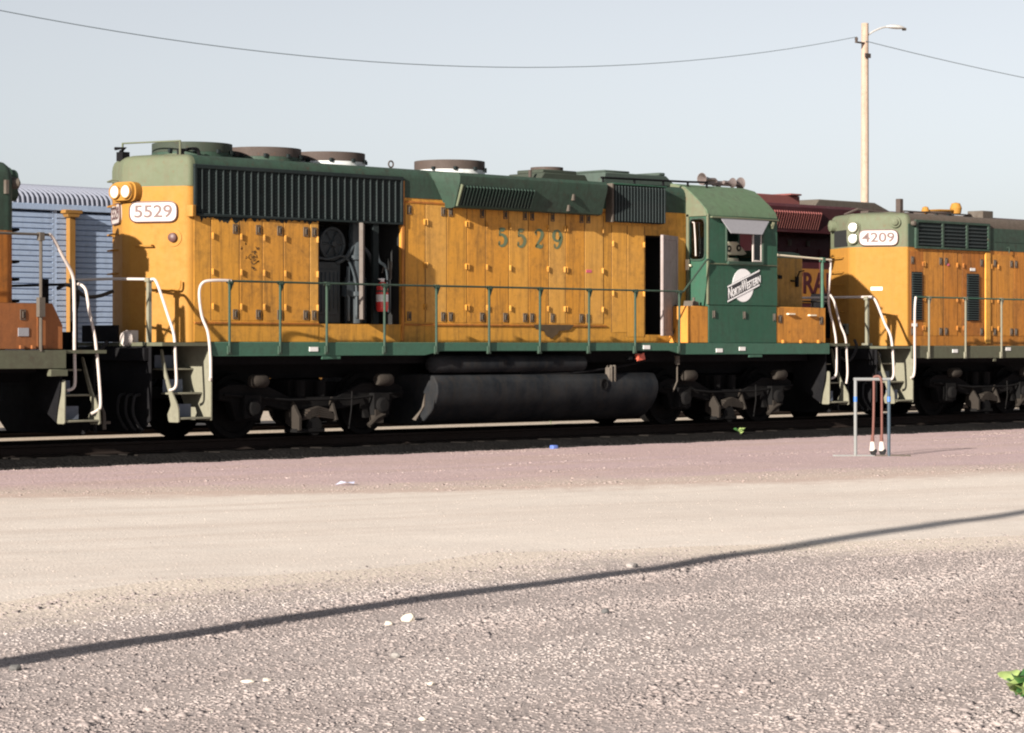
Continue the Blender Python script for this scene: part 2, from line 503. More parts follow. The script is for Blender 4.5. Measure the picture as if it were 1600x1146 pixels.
def stroke(mb, pts, y, x0, z0, sx, sz, t=.004):
    """thick-and-thin pen stroke in the XZ plane; pts = (x, z, width)"""
    P = spline([(p[0], p[1], p[2]) for p in pts], 5)
    L_ = []; R_ = []
    for i, p in enumerate(P):
        q0 = P[max(i - 1, 0)]; q1 = P[min(i + 1, len(P) - 1)]
        d = Vector(((q1[0] - q0[0]) * sx, (q1[1] - q0[1]) * sz)); d.normalize()
        nx, nz = -d.y * p[2] / 2, d.x * p[2] / 2
        L_.append((x0 + p[0] * sx + nx, z0 + p[1] * sz + nz)); R_.append((x0 + p[0] * sx - nx, z0 + p[1] * sz - nz))
    n = len(L_)
    v = [(q[0], y, q[1]) for q in L_] + [(q[0], y, q[1]) for q in R_]
    v += [(q[0], y + t, q[1]) for q in L_] + [(q[0], y + t, q[1]) for q in R_]
    f = []
    for i in range(n - 1):
        f.append((i, i + 1, n + i + 1, n + i))
    mb.add(v, f)
GLY = {
 '5': [[(.14, .97, .02), (.14, .75, .035), (.11, .56, .02)],
       [(.13, .93, .05), (.32, .91, .075), (.54, .96, .02)],
       [(.10, .56, .02), (.28, .64, .045), (.50, .52, .07), (.57, .32, .085), (.46, .10, .06), (.26, .02, .04), (.10, .08, .03), (.07, .17, .02)],
       [(.05, .18, .02), (.11, .18, .08), (.17, .18, .02)]],
 '2': [[(.07, .78, .06), (.12, .92, .03), (.30, .99, .045), (.50, .88, .07), (.54, .70, .085), (.40, .45, .06), (.18, .20, .035), (.06, .04, .02)],
       [(.06, .05, .04), (.25, .10, .07), (.42, .06, .075), (.56, .10, .03), (.58, .24, .015)],
       [(.04, .78, .02), (.10, .78, .08), (.16, .78, .02)]],
 '9': [[(.54, .66, .03), (.42, .46, .035), (.26, .42, .04), (.10, .52, .06), (.05, .70, .085), (.12, .90, .06), (.29, .99, .035), (.46, .92, .05), (.56, .70, .085), (.55, .42, .08), (.44, .14, .055), (.26, .02, .035), (.12, .06, .03)],
       [(.06, .15, .02), (.12, .15, .08), (.18, .15, .02)]],
}

# ---------------------------------------------------------------- locomotive building blocks
def hood_plan(x0, x1, hw, prow, sgn, inset=0.0, rad=.10, tip=.10):
    """plan outline of a long hood whose bevelled end is at x0 (sgn -1: end points to -X)"""
    i = inset
    P = [(x1, -(hw - i)), (x0 - sgn * i * .4, -(hw - i)), (x0 + sgn * (prow - i), -max(.02, tip - i * .3)), (x0 + sgn * (prow - i), max(.02, tip - i * .3)), (x0 - sgn * i * .4, hw - i), (x1, hw - i)]
    return round_poly(P, [0, rad, .04, .04, rad, 0], 4)

def hood_roof(mb, x0, x1, hw, prow, sgn, z0, z1, r=.22):
    L = [(z0, 0), (z1 - r, 0), (z1 - r * .62, r * .06), (z1 - r * .32, r * .2), (z1 - r * .12, r * .45), (z1 - r * .02, r * .85), (z1 + .03, r * 2.6)]
    rings = []
    for z, i in L:
        rings.append([(p[0], p[1], z) for p in hood_plan(x0, x1, hw, prow, sgn, i)])
    mb.loft(rings)

def hood_roof_mid(mb, x0, x1, hw, z0, z1, r=.22):
    L = [(z0, 0), (z1 - r, 0), (z1 - r * .62, r * .06), (z1 - r * .32, r * .2), (z1 - r * .12, r * .45), (z1 - r * .02, r * .85), (z1 + .03, r * 2.6)]
    P = [(-(hw - i), z) for z, i in L] + [(hw - i, z) for z, i in reversed(L)]
    mb.prism(P, 'x', x0, x1)

def hinge_mb():
    b = MB(); b.box(-.015, .015, -.018, 0, -.045, .045); b.cyl((0, -.020, -.05), (0, -.020, .05), .010, 6)
    return b
def latch_mb():
    b = MB()
    b.box(-.045, -.032, -.012, 0, -.075, .075); b.box(.032, .045, -.012, 0, -.075, .075)
    b.box(-.032, .032, -.012, 0, .062, .075); b.box(-.032, .032, -.012, 0, -.075, -.062)
    b.box(-.010, .010, -.022, 0, -.045, .05)
    return b

def door_row(root, doors, Y, mats, hinges, latches, th=.006):
    """doors: (x0,x1,z0,z1, hinge side, mat index); each door a part, its hinges and latches sub-parts"""
    for k, (x0, x1, z0, z1, side, mi) in enumerate(doors):
        b = MB(); b.box(x0 + .009, x1 - .009, Y - th, Y + .01, z0 + .009, z1 - .009)
        mi = (mi + k * 2) % len(mats)
        d = part('hood_door', b, mats[mi % len(mats)], root, .003, seg=1)
        for gx in ([x0, x1] if k == len(doors) - 1 or abs(doors[k + 1][0] - x1) > .01 else [x0]):
            g0 = MB(); g0.box(gx - .0075, gx + .0075, Y - .0025, Y + .005, z0 + .01, z1 - .01)
            part('door_gap', g0, GAP, root, smooth=0)
        hx = x0 + .03 if side < 0 else x1 - .03
        lx = x1 - .09 if side < 0 else x0 + .09
        hs_ = [z for z in hinges if z0 < z < z1]; ls_ = [z for z in latches if z0 < z < z1]
        rep('hinge', HINGE, mats[mi % len(mats)], d, [(hx, Y - th, z) for z in hs_])
        rep('latch', LATCH, DUSTY, d, [(lx, Y - th, z) for z in ls_])
GAP = plain('dark_door_gap', (.05, .026, .012), .9)  # dark brown strip drawn along each door joint
HINGE = hinge_mb(); LATCH = latch_mb()

def make_truck(root, cx, dust=True):
    t = MB()
    for s in (-1, 1):
        y0, y1 = (s * 1.16, s * .98)
        y0, y1 = min(y0, y1), max(y0, y1)
        P = [(-1.95, 1.06), (-1.75, 1.14), (-1.05, 1.14), (-.75, 1.02), (-.5, .92), (.5, .92), (.75, 1.02), (1.05, 1.14), (1.75, 1.14), (1.95, 1.06), (1.95, .9), (1.72, .86), (1.62, .56), (1.12, .56), (1.0, .8), (.62, .72), (-.62, .72), (-1.0, .8), (-1.12, .56), (-1.62, .56), (-1.72, .86), (-1.95, .9)]
        t.prism([(cx + p[0], p[1]) for p in P], 'y', y0, y1)
        for xx in (-.22, .22):
            t.cyl((cx + xx, s * 1.07, .92), (cx + xx, s * 1.07, 1.2), .085, 10)
    t.box(cx - .35, cx + .35, -.95, .95, .85, 1.2)
    t.box(cx - 1.9, cx - 1.7, -.95, .95, .9, 1.08); t.box(cx + 1.7, cx + 1.9, -.95, .95, .9, 1.08)
    for s in (-1, 1):
        t.box(cx + s * .95 - .3, cx + s * .95 + .3, -.62, .62, .5, 1.15)     # traction motors
    o = part('truck', t, TRUCKM, root, .012, seg=1)
    wb = MB()
    wb.lathe((0, 0, 0), [(.10, .09), (.16, .075), (.17, .03), (.40, .02), (.43, .07), (.508, .07), (.515, -.03), (.54, -.05), (.54, -.07), (.43, -.07), (.40, -.03), (.1, -.03)], 'y', 40)
    sp = []
    rep('wheel', wb, TRUCKM, o, [(cx + d, .7525 * 1.0, .788) for d in (-1.37, 1.37)])
    wb2 = MB()
    wb2.lathe((0, 0, 0), [(.10, -.09), (.16, -.075), (.17, -.03), (.40, -.02), (.43, -.07), (.508, -.07), (.515, .03), (.54, .05), (.54, .07), (.43, .07), (.40, .03), (.1, .03)], 'y', 40)
    rep('wheel', wb2, TRUCKM, o, [(cx + d, -.7525, .788) for d in (-1.37, 1.37)])
    ab = MB(); ab.cyl((0, -.98, 0), (0, .98, 0), .09, 12)
    rep('axle', ab, TRUCKM, o, [(cx + d, 0, .788) for d in (-1.37, 1.37)])
    for s in (-1, 1):
        jb = MB()
        jb.box(-.17, .17, min(0, s * .14), max(0, s * .14), -.16, .2)
        jb.lathe((0, s * .14, 0), [(.13, 0), (.13, s * .05), (.10, s * .07), (.02, s * .075)], 'y', 14)
        rep('journal_box', jb, TRUCKM, o, [(cx + d, s * 1.14, .77) for d in (-1.37, 1.37)])
        cb = MB()
        cb.lathe((-.16, 0, 0), [(.03, -.03), (.085, -.02), (.105, .02), (.105, .25), (.08, .30), (.04, .32)], 'x', 16)
        rep('brake_cylinder', cb, TDUST, o, [(cx + d + .12, s * 1.30, 1.19) for d in (-1.37, 1.30)])
    # leaf spring and its hangers at the truck centre (dusty, catch the light)
    lf = MB()
    for k in range(5):
        L = .40 - k * .05
        pts = [(-L, -.05 + k * .036), (0, .0 + k * .036), (L, -.05 + k * .036)]
        lf.prism([(cx + p[0], .63 + p[1] + .0) for p in pts] + [(cx + p[0], .63 + p[1] - .028) for p in reversed(pts)], 'y', -1.30, -1.02)
    part('leaf_spring', lf, TDUST, o, smooth=0)
    hg = MB()
    hg.prism([(-1.36, .34), (-1.24, .34), (-1.02, .45), (-1.02, .62), (-1.18, .80), (-1.28, .66), (-1.36, .55)], 'x', -.025, .025)
    rep('spring_hanger', hg, TDUST, o, [(cx - .46, 0, .06)], 0)
    hg = MB(); hg.prism([(-1.34, .55), (-1.12, .50), (-1.08, .62), (-1.2, .92)], 'x', -.02, .02)
    rep('spring_hanger', hg, TDUST, o, [(cx + .34, 0, .0)], 0)
    pl = MB(); pl.box(cx - .50, cx + .10, -1.32, -1.0, .36, .42); pl.lathe((cx - .1, -1.28, .46), [(.0, -.02), (.16, -.02), (.16, .04), (.0, .04)], 'y', 12)
    part('spring_plank', pl, TRUCKM, o, .01, seg=1)
    # brake head and lever by the axles
    bh = MB(); bh.box(-.09, .09, -1.3, -1.16, -.12, .10); bh.tube([(-.2, -1.26, -.16), (-.05, -1.28, -.04), (.12, -1.28, .02)], .045, 8)
    rep('brake_head', bh, TDUST, o, [(cx + 1.30, 0, .60)])
    sp = MB(); sp.tube([(cx - 1.9, -1.22, .98), (cx - .6, -1.25, .88), (cx + .7, -1.25, .88), (cx + 1.9, -1.22, .98)], .022, 6)
    sp.tube([(cx + .75, -1.24, 1.0), (cx + .68, -1.3, .7), (cx + .66, -1.26, .4)], .012, 6)
    part('sand_pipe', sp, TRUCKM, o)
    return o

def end_steps(root, xi, sg, ztop, mat, boot=True, y1=-.55):
    """corner steps: inner plate at xi, treads running sg-ward, outer stringer"""
    b = MB()
    xin = (min(xi, xi - sg * .03), max(xi, xi - sg * .03))
    if sg < 0:
        b.prism([(-1.54, .60), (-1.54, ztop), (y1, ztop), (y1, ztop - .35), (-1.0, .60)], 'x', *xin)
    else:
        b.prism(round_poly([(-1.55, .60), (-1.555, 1.24), (-1.49, 1.26), (-1.47, 1.05), (-1.40, .82), (-1.36, .60)], .03, 2), 'x', *xin)
    part('step_plate', b, mat, root, .006, seg=1)
    if sg > 0:
        b = MB(); b.prism([(-1.46, 1.20), (-1.46, ztop - .1), (-.7, ztop - .1), (-.7, 1.0), (-1.34, .62)], 'x', xin[0] + .002, xin[1] - .002)
        part('step_backing', b, BLACK, root, smooth=0)
    xo = xi + sg * .60
    for k, z in enumerate((.655, 1.03, 1.40)):
        t = MB(); y0 = -1.54 + k * .21
        t.box(min(xi, xo) + .004, max(xi, xo) - .004, y0, y0 + .26, z - .03, z)
        o = part('step', t, mat, root, .006, seg=1)
        r = MB(); r.box(min(xi, xo) + .03, max(xi, xo) - .20, y0 + .235, y0 + .255, z + .004, z + .20)
        part('riser', r, STEPB, o, smooth=0)
    b = MB()
    P = [(-1.55, .58), (-1.30, .58), (-1.27, .70), (-1.36, .84), (-1.28, 1.06), (-1.16, 1.34), (-1.08, ztop - .1), (-1.13, ztop - .1), (-1.22, 1.36), (-1.36, 1.06), (-1.46, .92), (-1.53, .80)]
    b.prism(round_poly(P, .03, 2), 'x', min(xo, xo + sg * .03), max(xo, xo + sg * .03))
    part('step_stringer', b, mat, root, .005, seg=1)

def coupler(root, x, sg):
    b = MB()
    b.box(min(x, x + sg * .45), max(x, x + sg * .45), -.09, .09, 1.0, 1.2)
    P = [(0, -.15), (.15, -.20), (.32, -.17), (.36, -.05), (.20, .0), (.22, .10), (.30, .16), (.22, .22), (0, .15)]
    b.prism([(x + sg * (.42 + p[0]), p[1]) for p in P], 'z', .95, 1.25)
    part('coupler', b, TRUCKM, root, .01, seg=1)

def pilot(root, x, sg, zt, name='pilot'):
    b = MB(); b.prism([(-1.0, .42), (1.0, .42), (1.25, .62), (1.25, zt), (-1.25, zt), (-1.25, .62)], 'x', min(x, x + sg * .03), max(x, x + sg * .03))
    b.box(min(x, x + sg * .12), max(x, x + sg * .12), -1.2, 1.2, zt - .22, zt - .02)
    p = part(name, b, BLACK, root, .008, seg=1)
    for k, y in enumerate((-1.0, -.82, -.62, .62, .82)):
        h = MB()
        h.tube(spline([(x + sg * .04, y, 1.0), (x + sg * .16, y - .02, .96), (x + sg * .2, y - .04, .72), (x + sg * .13, y - .1, .52), (x + sg * .1, y - .16, .46)]), .024, 6)
        part('air_hose', h, RUBBER, p)
    return p

def fan(root, x, y, z, r, h, ring, side):
    b = MB()
    b.lathe((x, y, z), [(r * .98, -.1), (r * .98, h * .35), (r, h * .36), (r, h), (r - .03, h), (r - .03, h - .05)], 'z', 40)
    o = part('roof_fan', b, [ring], root)
    s = MB(); s.lathe((x, y, z), [(r * 1.005, -.03), (r * 1.005, h * .35), (r * .99, h * .355)], 'z', 40)
    part('fan_collar', s, side, o)
    g_ = MB()
    for k in range(12):
        t = math.pi * k / 12
        dx, dy = math.cos(t) * (r - .035), math.sin(t) * (r - .035)
        g_.cyl((x - dx, y - dy, z + h - .02), (x + dx, y + dy, z + h - .02), .008, 4)
    g_.lathe((x, y, z), [(.0, h - .05), (.14, h - .05), (.14, h + .0), (0, h + .005)], 'z', 16)
    part('fan_grille', g_, FANM, o)
    c = MB(); c.box(-.025, .025, -.025, .025, -.03, .03)
    rep('fan_lug', c, SOOT, o, [(x + (r + .02) * math.cos(t), y + (r + .02) * math.sin(t), z + h * .4) for t in (R(200), R(235), R(270), R(300), R(330))])
    return o

def stanchions(root, xs, Y, z0, z1, mat):
    b = MB()
    h = z1 - z0
    b.tube([(0, 0, 0), (0, 0, h - .09), (-.008, 0, h - .04), (-.02, 0, h)], .021, 8)
    b.box(-.035, .035, -.012, .03, -.03, .10)
    b.box(-.04, .04, -.032, .032, h - .03, h + .025)
    b.prism([(.026, h - .14), (.085, h - .01), (.026, h - .01)], 'y', -.01, .01)
    return rep('stanchion', b, mat, root, [(x, Y, z0) for x in xs])

def headlight(root, c, axis_dir, lampoff, hw, hh, mat, depth=.16):
    """twin lamp housing; axis_dir is unit outward direction in XY"""
    d = Vector((axis_dir[0], axis_dir[1], 0)).normalized(); s = Vector((-d.y, d.x, 0))
    P = round_poly([(-hw, -hh), (hw, -hh), (hw, hh), (-hw, hh)], min(hw, hh) * .9, 5)
    C = Vector(c)
    rings = []
    for (t, k) in ((-.05, 1.0), (depth * .55, 1.0), (depth * .56, .9), (depth, .88)):
        rings.append([tuple(C + d * t + s * (p[0] * k) + Vector((0, 0, p[1] * k))) for p in P])
    b = MB(); b.loft(rings)
    h = part('headlight_housing', b, mat, root)
    for (u, v) in lampoff:
        q = C + s * u + Vector((0, 0, v))
        l = MB(); r = .105
        rings = []
        for (t, rr) in ((depth - .02, r), (depth + .03, r), (depth + .03, r * .86), (depth + .045, r * .6), (depth + .05, .02)):
            rings.append([tuple(q + d * t + s * (rr * math.cos(k * math.pi / 10)) + Vector((0, 0, rr * math.sin(k * math.pi / 10)))) for k in range(20)])
        l.loft(rings)
        part('headlight', l, LAMPG, h)
        rim = MB()
        ring = [tuple(q + d * (depth + .032) + s * (r * math.cos(k * math.pi / 10)) + Vector((0, 0, r * math.sin(k * math.pi / 10)))) for k in range(21)]
        rim.tube(ring, .012, 6)
        part('lamp_rim', rim, mat, h)
    return h

def facet_frame(x0, hw, prow, sgn, near=True, tip=.10):
    """origin, along-direction (towards the near corner) and outward normal of a bevelled end facet"""
    A = Vector((x0 + sgn * prow, -tip if near else tip, 0)); B = Vector((x0, -hw if near else hw, 0))
    d = (B - A).normalized()
    n = Vector((-d.y, d.x, 0))
    if n.x * sgn < 0: n = -n
    return A, d, n, (B - A).length

def number_board(root, A, d, n, u, z, wid, hei, text, tsize, sx=1.0):
    P = round_poly([(-wid / 2, -hei / 2), (wid / 2, -hei / 2), (wid / 2, hei / 2), (-wid / 2, hei / 2)], hei * .42, 5)
    C = A + d * u + Vector((0, 0, z))
    def ring(t, k): return [tuple(C + d * (p[0] * k) + Vector((0, 0, p[1] * (k if k <= 1 else k * 1.05))) + n * t) for p in P]
    b = MB(); b.loft([ring(-.02, 1.0), ring(.028, 1.0), ring(.034, .98)])
    o = part('number_board', b, BOARD, root)
    f = MB(); f.tube(ring(.03, 1.0) + ring(.03, 1.0)[:1], .012, 6)
    part('board_rim', f, DIGIT, o)
    me = text_mesh(text, tsize, DIGIT, 'board_digits', bold=.004)
    place_text(me, 'board_digits', C + n * .038, d, (0, 0, 1), o, sx)
    return o

def grab_iron(p0, p1, out, r=.012):
    p0, p1, o_ = Vector(p0), Vector(p1), Vector(out)
    return [tuple(p0), tuple(p0 + o_), tuple(p1 + o_), tuple(p1)]

# ================================================================ main locomotive, number 5529
L1 = thing('locomotive', 'green and yellow diesel locomotive numbered 5529 with open hood doors, whole in the middle', 'locomotive', (0, 0, 0))
HW = 1.0; HX0 = -7.58; HX1 = 4.16; PROW = .47; ZS = 4.22; ZT = 4.72
OP1 = (-4.94, -3.11, 2.10, 3.80); OP2 = (3.02, 3.90, 1.95, 3.78)
# hood walls below the green band, with the two door openings left out
b = MB()
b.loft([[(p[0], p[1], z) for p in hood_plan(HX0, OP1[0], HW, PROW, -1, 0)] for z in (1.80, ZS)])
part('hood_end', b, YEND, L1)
b = MB()
b.box(OP1[0] + .002, OP1[1] - .002, -HW, HW, 1.80, OP1[2]); b.box(OP1[0] + .002, OP1[1] - .002, -HW, HW, OP1[3], ZS)
b.box(OP1[0] + .002, OP1[1] - .002, .35, HW, OP1[2] + .002, OP1[3] - .002)
b.box(OP1[1], OP2[0], -HW, HW, 1.80, ZS)
b.box(OP2[0] + .002, OP2[1] - .002, -HW, HW, 1.80, OP2[2]); b.box(OP2[0] + .002, OP2[1] - .002, -HW, HW, OP2[3], ZS)
b.box(OP2[0] + .002, OP2[1] - .002, .0, HW, OP2[2] + .002, OP2[3] - .002)
b.box(OP2[1], HX1, -HW, HW, 1.80, ZS)
part('hood_side', b, YEL, L1, smooth=0)
b = MB()     # yellow side skin of the rear part so the side keeps the undimmed yellow
b.box(-7.50, -4.95, -HW - .006, -HW + .01, 1.81, 3.79)
part('hood_side_panel', b, YEL, L1, smooth=0)
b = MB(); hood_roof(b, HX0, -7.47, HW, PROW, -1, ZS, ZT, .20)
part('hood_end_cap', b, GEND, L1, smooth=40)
b = MB(); hood_roof_mid(b, -7.469, HX1, HW, ZS, ZT, .20)
part('hood_roof', b, GRN, L1, smooth=40)
b = MB(); b.box(-3.06, 4.14, -HW - .008, -HW + .01, ZS, 4.54)
part('green_band', b, GRN, L1, smooth=0)
b = MB(); b.box(-3.12, -3.06, -HW - .03, -HW + .01, 1.82, 4.5)
part('hood_joint_strip', b, YOLD[0], L1, .004, seg=1)
# dark linings and machinery in the openings
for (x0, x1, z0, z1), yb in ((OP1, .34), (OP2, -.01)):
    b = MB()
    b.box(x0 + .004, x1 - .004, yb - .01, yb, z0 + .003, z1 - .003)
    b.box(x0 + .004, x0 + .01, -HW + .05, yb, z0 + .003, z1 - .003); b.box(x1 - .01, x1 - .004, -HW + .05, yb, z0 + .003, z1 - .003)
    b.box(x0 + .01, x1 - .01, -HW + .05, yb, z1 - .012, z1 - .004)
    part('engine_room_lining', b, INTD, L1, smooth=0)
b = MB()
b.box(-4.86, -4.22, -.72, .2, 2.11, 3.12); b.box(-4.80, -4.30, -.74, -.70, 2.25, 3.0)
b.lathe((-4.40, -.62, 3.42), [(.0, -.16), (.05, -.16), (.06, -.10), (.10, -.09), (.22, -.07), (.24, -.12), (.28, -.12), (.28, .05), (0, .05)], 'y', 24)
for k in range(6):
    t = k * math.pi / 3; b.cyl((-4.40 + .06 * math.cos(t), -.72, 3.42 + .06 * math.sin(t)), (-4.40 + .25 * math.cos(t), -.72, 3.42 + .25 * math.sin(t)), .018, 6)
for k in range(7): b.cyl((-4.83 + k * .09, -.745, 2.3 + .05 * (k % 2)), (-4.83 + k * .09, -.745, 2.95), .016, 6)
b.tube(spline([(-4.85, -.8, 3.2), (-4.6, -.82, 3.16), (-4.2, -.82, 3.2), (-4.0, -.85, 2.8), (-3.98, -.85, 2.2)]), .025, 6); b.tube(spline([(-3.5, -.8, 3.7), (-3.45, -.8, 3.2), (-3.25, -.8, 3.0), (-3.2, -.8, 2.3)]), .03, 6)
b.box(-4.18, -4.02, -.84, -.7, 2.55, 2.8); b.lathe((-3.92, -.75, 3.2), [(.11, -.04), (.15, -.04), (.15, .04), (.11, .04)], 'z', 12); b.lathe((-3.92, -.75, 2.6), [(.11, -.04), (.15, -.04), (.15, .04), (.11, .04)], 'z', 12)
b.cyl((-3.92, -.75, 2.11), (-3.92, -.75, 3.78), .11, 12)
b.cyl((-4.12, -.80, 2.15), (-4.12, -.80, 3.05), .035, 8)
b.box(-3.75, -3.25, -.3, .25, 2.11, 2.9)
b.tube(spline([(-4.3, -.7, 3.1), (-4.15, -.78, 3.2), (-3.95, -.78, 3.4), (-3.6, -.7, 3.3), (-3.4, -.7, 2.9)]), .04, 8)
part('compressor', b, INTG, L1, .01, seg=1)
b = MB(); b.box(-3.30, -3.27, -.94, -.90, 2.85, 3.15); b.tube([(-3.30, -.92, 3.0), (-3.42, -.9, 3.05), (-3.46, -.9, 2.95)], .01, 6)
part('bracket', b, DUSTY, L1)
# door leaf standing open towards the camera, seen on edge
HNG = Vector((-3.98, -1.0)); dr = Vector((-.70, -.715)).normalized(); LW = .62
nrm = Vector((dr.y, -dr.x))
def leaf(mb, h, d, n, s0, s1, t0, t1, z0, z1):
    P = [h + d * s0 + n * t0, h + d * s1 + n * t0, h + d * s1 + n * t1, h + d * s0 + n * t1]
    mb.prism([tuple(p) for p in P], 'z', z0, z1)
b = MB(); leaf(b, HNG, dr, nrm, 0, LW, -.033, .033, 2.17, 3.74)
part('open_door', b, EDGEDOOR, L1, .006, seg=1, label='open hood door seen on edge in the rear opening')
b = MB(); b.box(-3.76, -3.64, -1.02, -.96, 2.10, 3.79)
part('door_post', b, SOOT, L1, smooth=0)
# grey door leaf, hinged at the right of the front opening
HN2 = Vector((3.88, -1.01)); th = R(21); d2 = Vector((-math.cos(th), -math.sin(th))); n2 = Vector((d2.y, -d2.x))
if n2.y > 0: n2 = -n2
b = MB(); leaf(b, HN2, d2, n2, .0, .80, -.02, .02, 1.93, 3.78)
od = part('open_door', b, GREYDOOR, L1, .005, seg=1, label='pale grey door standing open beside the cab')
b = MB()
for (s0, s1, z0, z1) in ((.0, .80, 3.70, 3.78), (.0, .80, 1.93, 2.02), (.72, .80, 2.02, 3.70), (.0, .06, 2.02, 3.70)):
    leaf(b, HN2, d2, n2, s0, s1, .021, .036, z0, z1)
part('door_frame', b, GREYDOOR, od, .003, seg=1)
b = MB(); q = HN2 + d2 * .16 + n2 * .05; b.box(q.x - .02, q.x + .02, q.y - .02, q.y + .02, 2.30, 2.50)
b.tube([(q.x, q.y, 2.3), (q.x - .12, q.y - .05, 1.98)], .009, 6)
part('door_handle', b, RUBBER, od)

# hood doors
HZ = (3.46, 2.90, 2.36); LZ = (3.58, 2.24)
dl = [(-7.17, -6.60, 2.13, 3.74, -1, 0), (-6.60, -6.13, 2.13, 3.74, -1, 1), (-6.13, -5.69, 2.13, 3.74, -1, 2), (-5.69, -5.14, 2.13, 3.74, -1, 0), (-5.14, -4.95, 2.13, 3.74, 1, 1)]
door_row(L1, dl, -HW - .006, YDOOR, HZ, LZ)
HZ2 = (3.83, 3.10, 2.40); LZ2 = (4.02, 2.24)
dr_ = [(-3.03, -2.56, 2.13, 4.14, 1, 0), (-2.56, -2.06, 2.13, 4.14, -1, 2), (-2.06, -1.58, 2.13, 4.14, 1, 1), (-1.58, -1.13, 2.13, 4.14, -1, 2), (-1.13, -.56, 2.13, 4.10, -1, 0),
       (-.56, -.07, 2.13, 4.10, -1, 2), (-.07, .45, 2.13, 4.10, 1, 1), (.45, .88, 2.13, 4.10, 1, 0), (.88, 1.38, 2.13, 4.10, -1, 2), (1.38, 1.88, 2.13, 4.10, 1, 1)]
door_row(L1, dr_, -HW, YDOOR, HZ2, LZ2)
door_row(L1, [(2.10, 2.52, 1.98, 3.95, -1, 2), (2.52, 3.00, 1.90, 3.95, 1, 0)], -HW, YDOOR, (3.6, 2.7), ())
b = MB()
b.box(-7.50, -4.95, -HW - .030, -HW + .004, 2.085, 2.115); b.box(-3.04, 1.95, -HW - .022, -HW + .004, 2.085, 2.115); b.box(-3.04, 1.92, -HW - .018, -HW + .004, 4.135, 4.17)
part('door_sill', b, YOLD[1], L1, .004, seg=1)
# numerals on the hood side
for ch, x in zip('5529', (-.84, -.37, .08, .55)):
    b = MB()
    for st in GLY[ch]: stroke(b, st, -HW - .0105, x, 3.47, .36, .32)
    part('numeral', b, SIDEDIG, L1, smooth=0)
b = MB(); b.box(1.42, 1.56, -HW - .011, -HW - .004, 3.06, 3.11)
part('sticker', b, PINK, L1, smooth=0)

STAIN = plain('oil_stain', (.075, .045, .02), .6, 0, .6, 8)
b = MB(); rs = random.Random(3); P = [(.05, 2.12)]
for i in range(19):
    P.append((.1 + i * .05, 2.05 - (.17 * math.exp(-((i - 8) / 3.5) ** 2)) * rs.uniform(.5, 1.2) - rs.uniform(0, .03)))
P.append((1.08, 2.12)); b.prism(P, 'y', -HW - .0235, -HW - .0225)
part('oil_stain', b, STAIN, L1, smooth=0)
b = MB(); P = [(-7.45, 3.78)]
for i in range(62):
    P.append((-7.44 + i * .04, 3.755 - rs.random() ** 2 * (.10 if i < 25 else .06)))
P.append((-4.97, 3.78)); b.prism(P, 'y', -HW - .0135, -HW - .0125)
part('soot_stain', b, SOOT, L1, smooth=0)
b = MB()
for k in range(14):
    x_, z_ = rs.uniform(-6.55, -6.25), rs.uniform(2.95, 3.4)
    pts = []
    for j in range(4):
        pts.append((x_, z_, .012)); x_ += rs.uniform(-.06, .07); z_ += rs.uniform(-.05, .05)
    stroke(b, pts, -HW - .0165, 0, 0, 1, 1)
o = part('scribble', b, STAIN, L1, smooth=0); o['kind'] = 'stuff'

# radiator intake grille: frame, backing and vertical slats
b = MB()
b.box(-7.48, -3.13, -HW - .012, -HW + .01, 3.79, 4.52)
gr = part('radiator_grille', b, SOOT, L1, smooth=0)
b = MB()
b.box(-7.52, -3.10, -HW - .05, -HW - .0, 4.50, 4.56); b.box(-7.52, -3.10, -HW - .05, -HW - .0, 3.76, 3.80)
b.box(-7.52, -7.47, -HW - .05, -HW - .0, 3.80, 4.50); b.box(-3.15, -3.10, -HW - .05, -HW - .0, 3.80, 4.50)
part('grille_frame', b, SOOT, gr, .006, seg=1)
b = MB(); b.box(-.007, .007, -.026, 0, -.35, .35)
rep('slat', b, SLAT, gr, [(-7.36 + i * .1412, -HW - .012, 4.15) for i in range(30)], 0)
b = MB()
for i in range(13): b.box(-7.46, -3.16, -HW - .024, -HW - .012, 3.82 + i * .053, 3.832 + i * .053)
o = part('grille_louvre', b, SOOT, gr, smooth=0); o['kind'] = 'stuff'

# roof fans, hatches and fittings
fan(L1, -6.74, 0, 4.72, .64, .235, FANG, GRN)
fan(L1, -5.29, 0, 4.72, .64, .235, FANM, GRN)
fan(L1, -3.88, 0, 4.72, .64, .235, FANM, GALV)
fan(L1, -1.02, 0, 4.72, .62, .25, FANM, GALV)
b = MB(); b.prism([(.78, 4.70), (.92, 4.86), (2.0, 4.86), (2.12, 4.70)], 'y', -.45, .45); b.box(1.0, 1.9, -.33, .33, 4.86, 4.93)
part('roof_hatch', b, FANG, L1, .015, seg=1)
b = MB(); b.lathe((1.45, 0, 4.90), [(.30, 0), (.30, .09), (.26, .09), (.24, -.02)], 'z', 20); b.cyl((.70, -.3, 4.72), (.70, -.3, 4.9), .03, 8)
part('exhaust_stack', b, FANM, L1)
b = MB(); b.prism([(2.3, 4.72), (2.35, 4.93), (4.05, 4.93), (4.35, 4.74)], 'y', -.62, .62); b.box(2.35, 3.05, -.60, .60, 4.93, 4.97); b.box(3.86, 4.04, -.6, .2, 4.93, 4.99)
part('dust_bin_hatch', b, GREYG, L1, .015, seg=1)
b = MB(); b.tube([(1.9, -.93, 4.79), (4.3, -.93, 4.82), (4.9, -.9, 4.84)], .022, 6)
for x in (1.95, 2.8, 3.6, 4.3, 4.85): b.box(x - .015, x + .015, -.945, -.915, 4.6, 4.81)
part('roof_conduit', b, BLACK, L1)
b = MB()
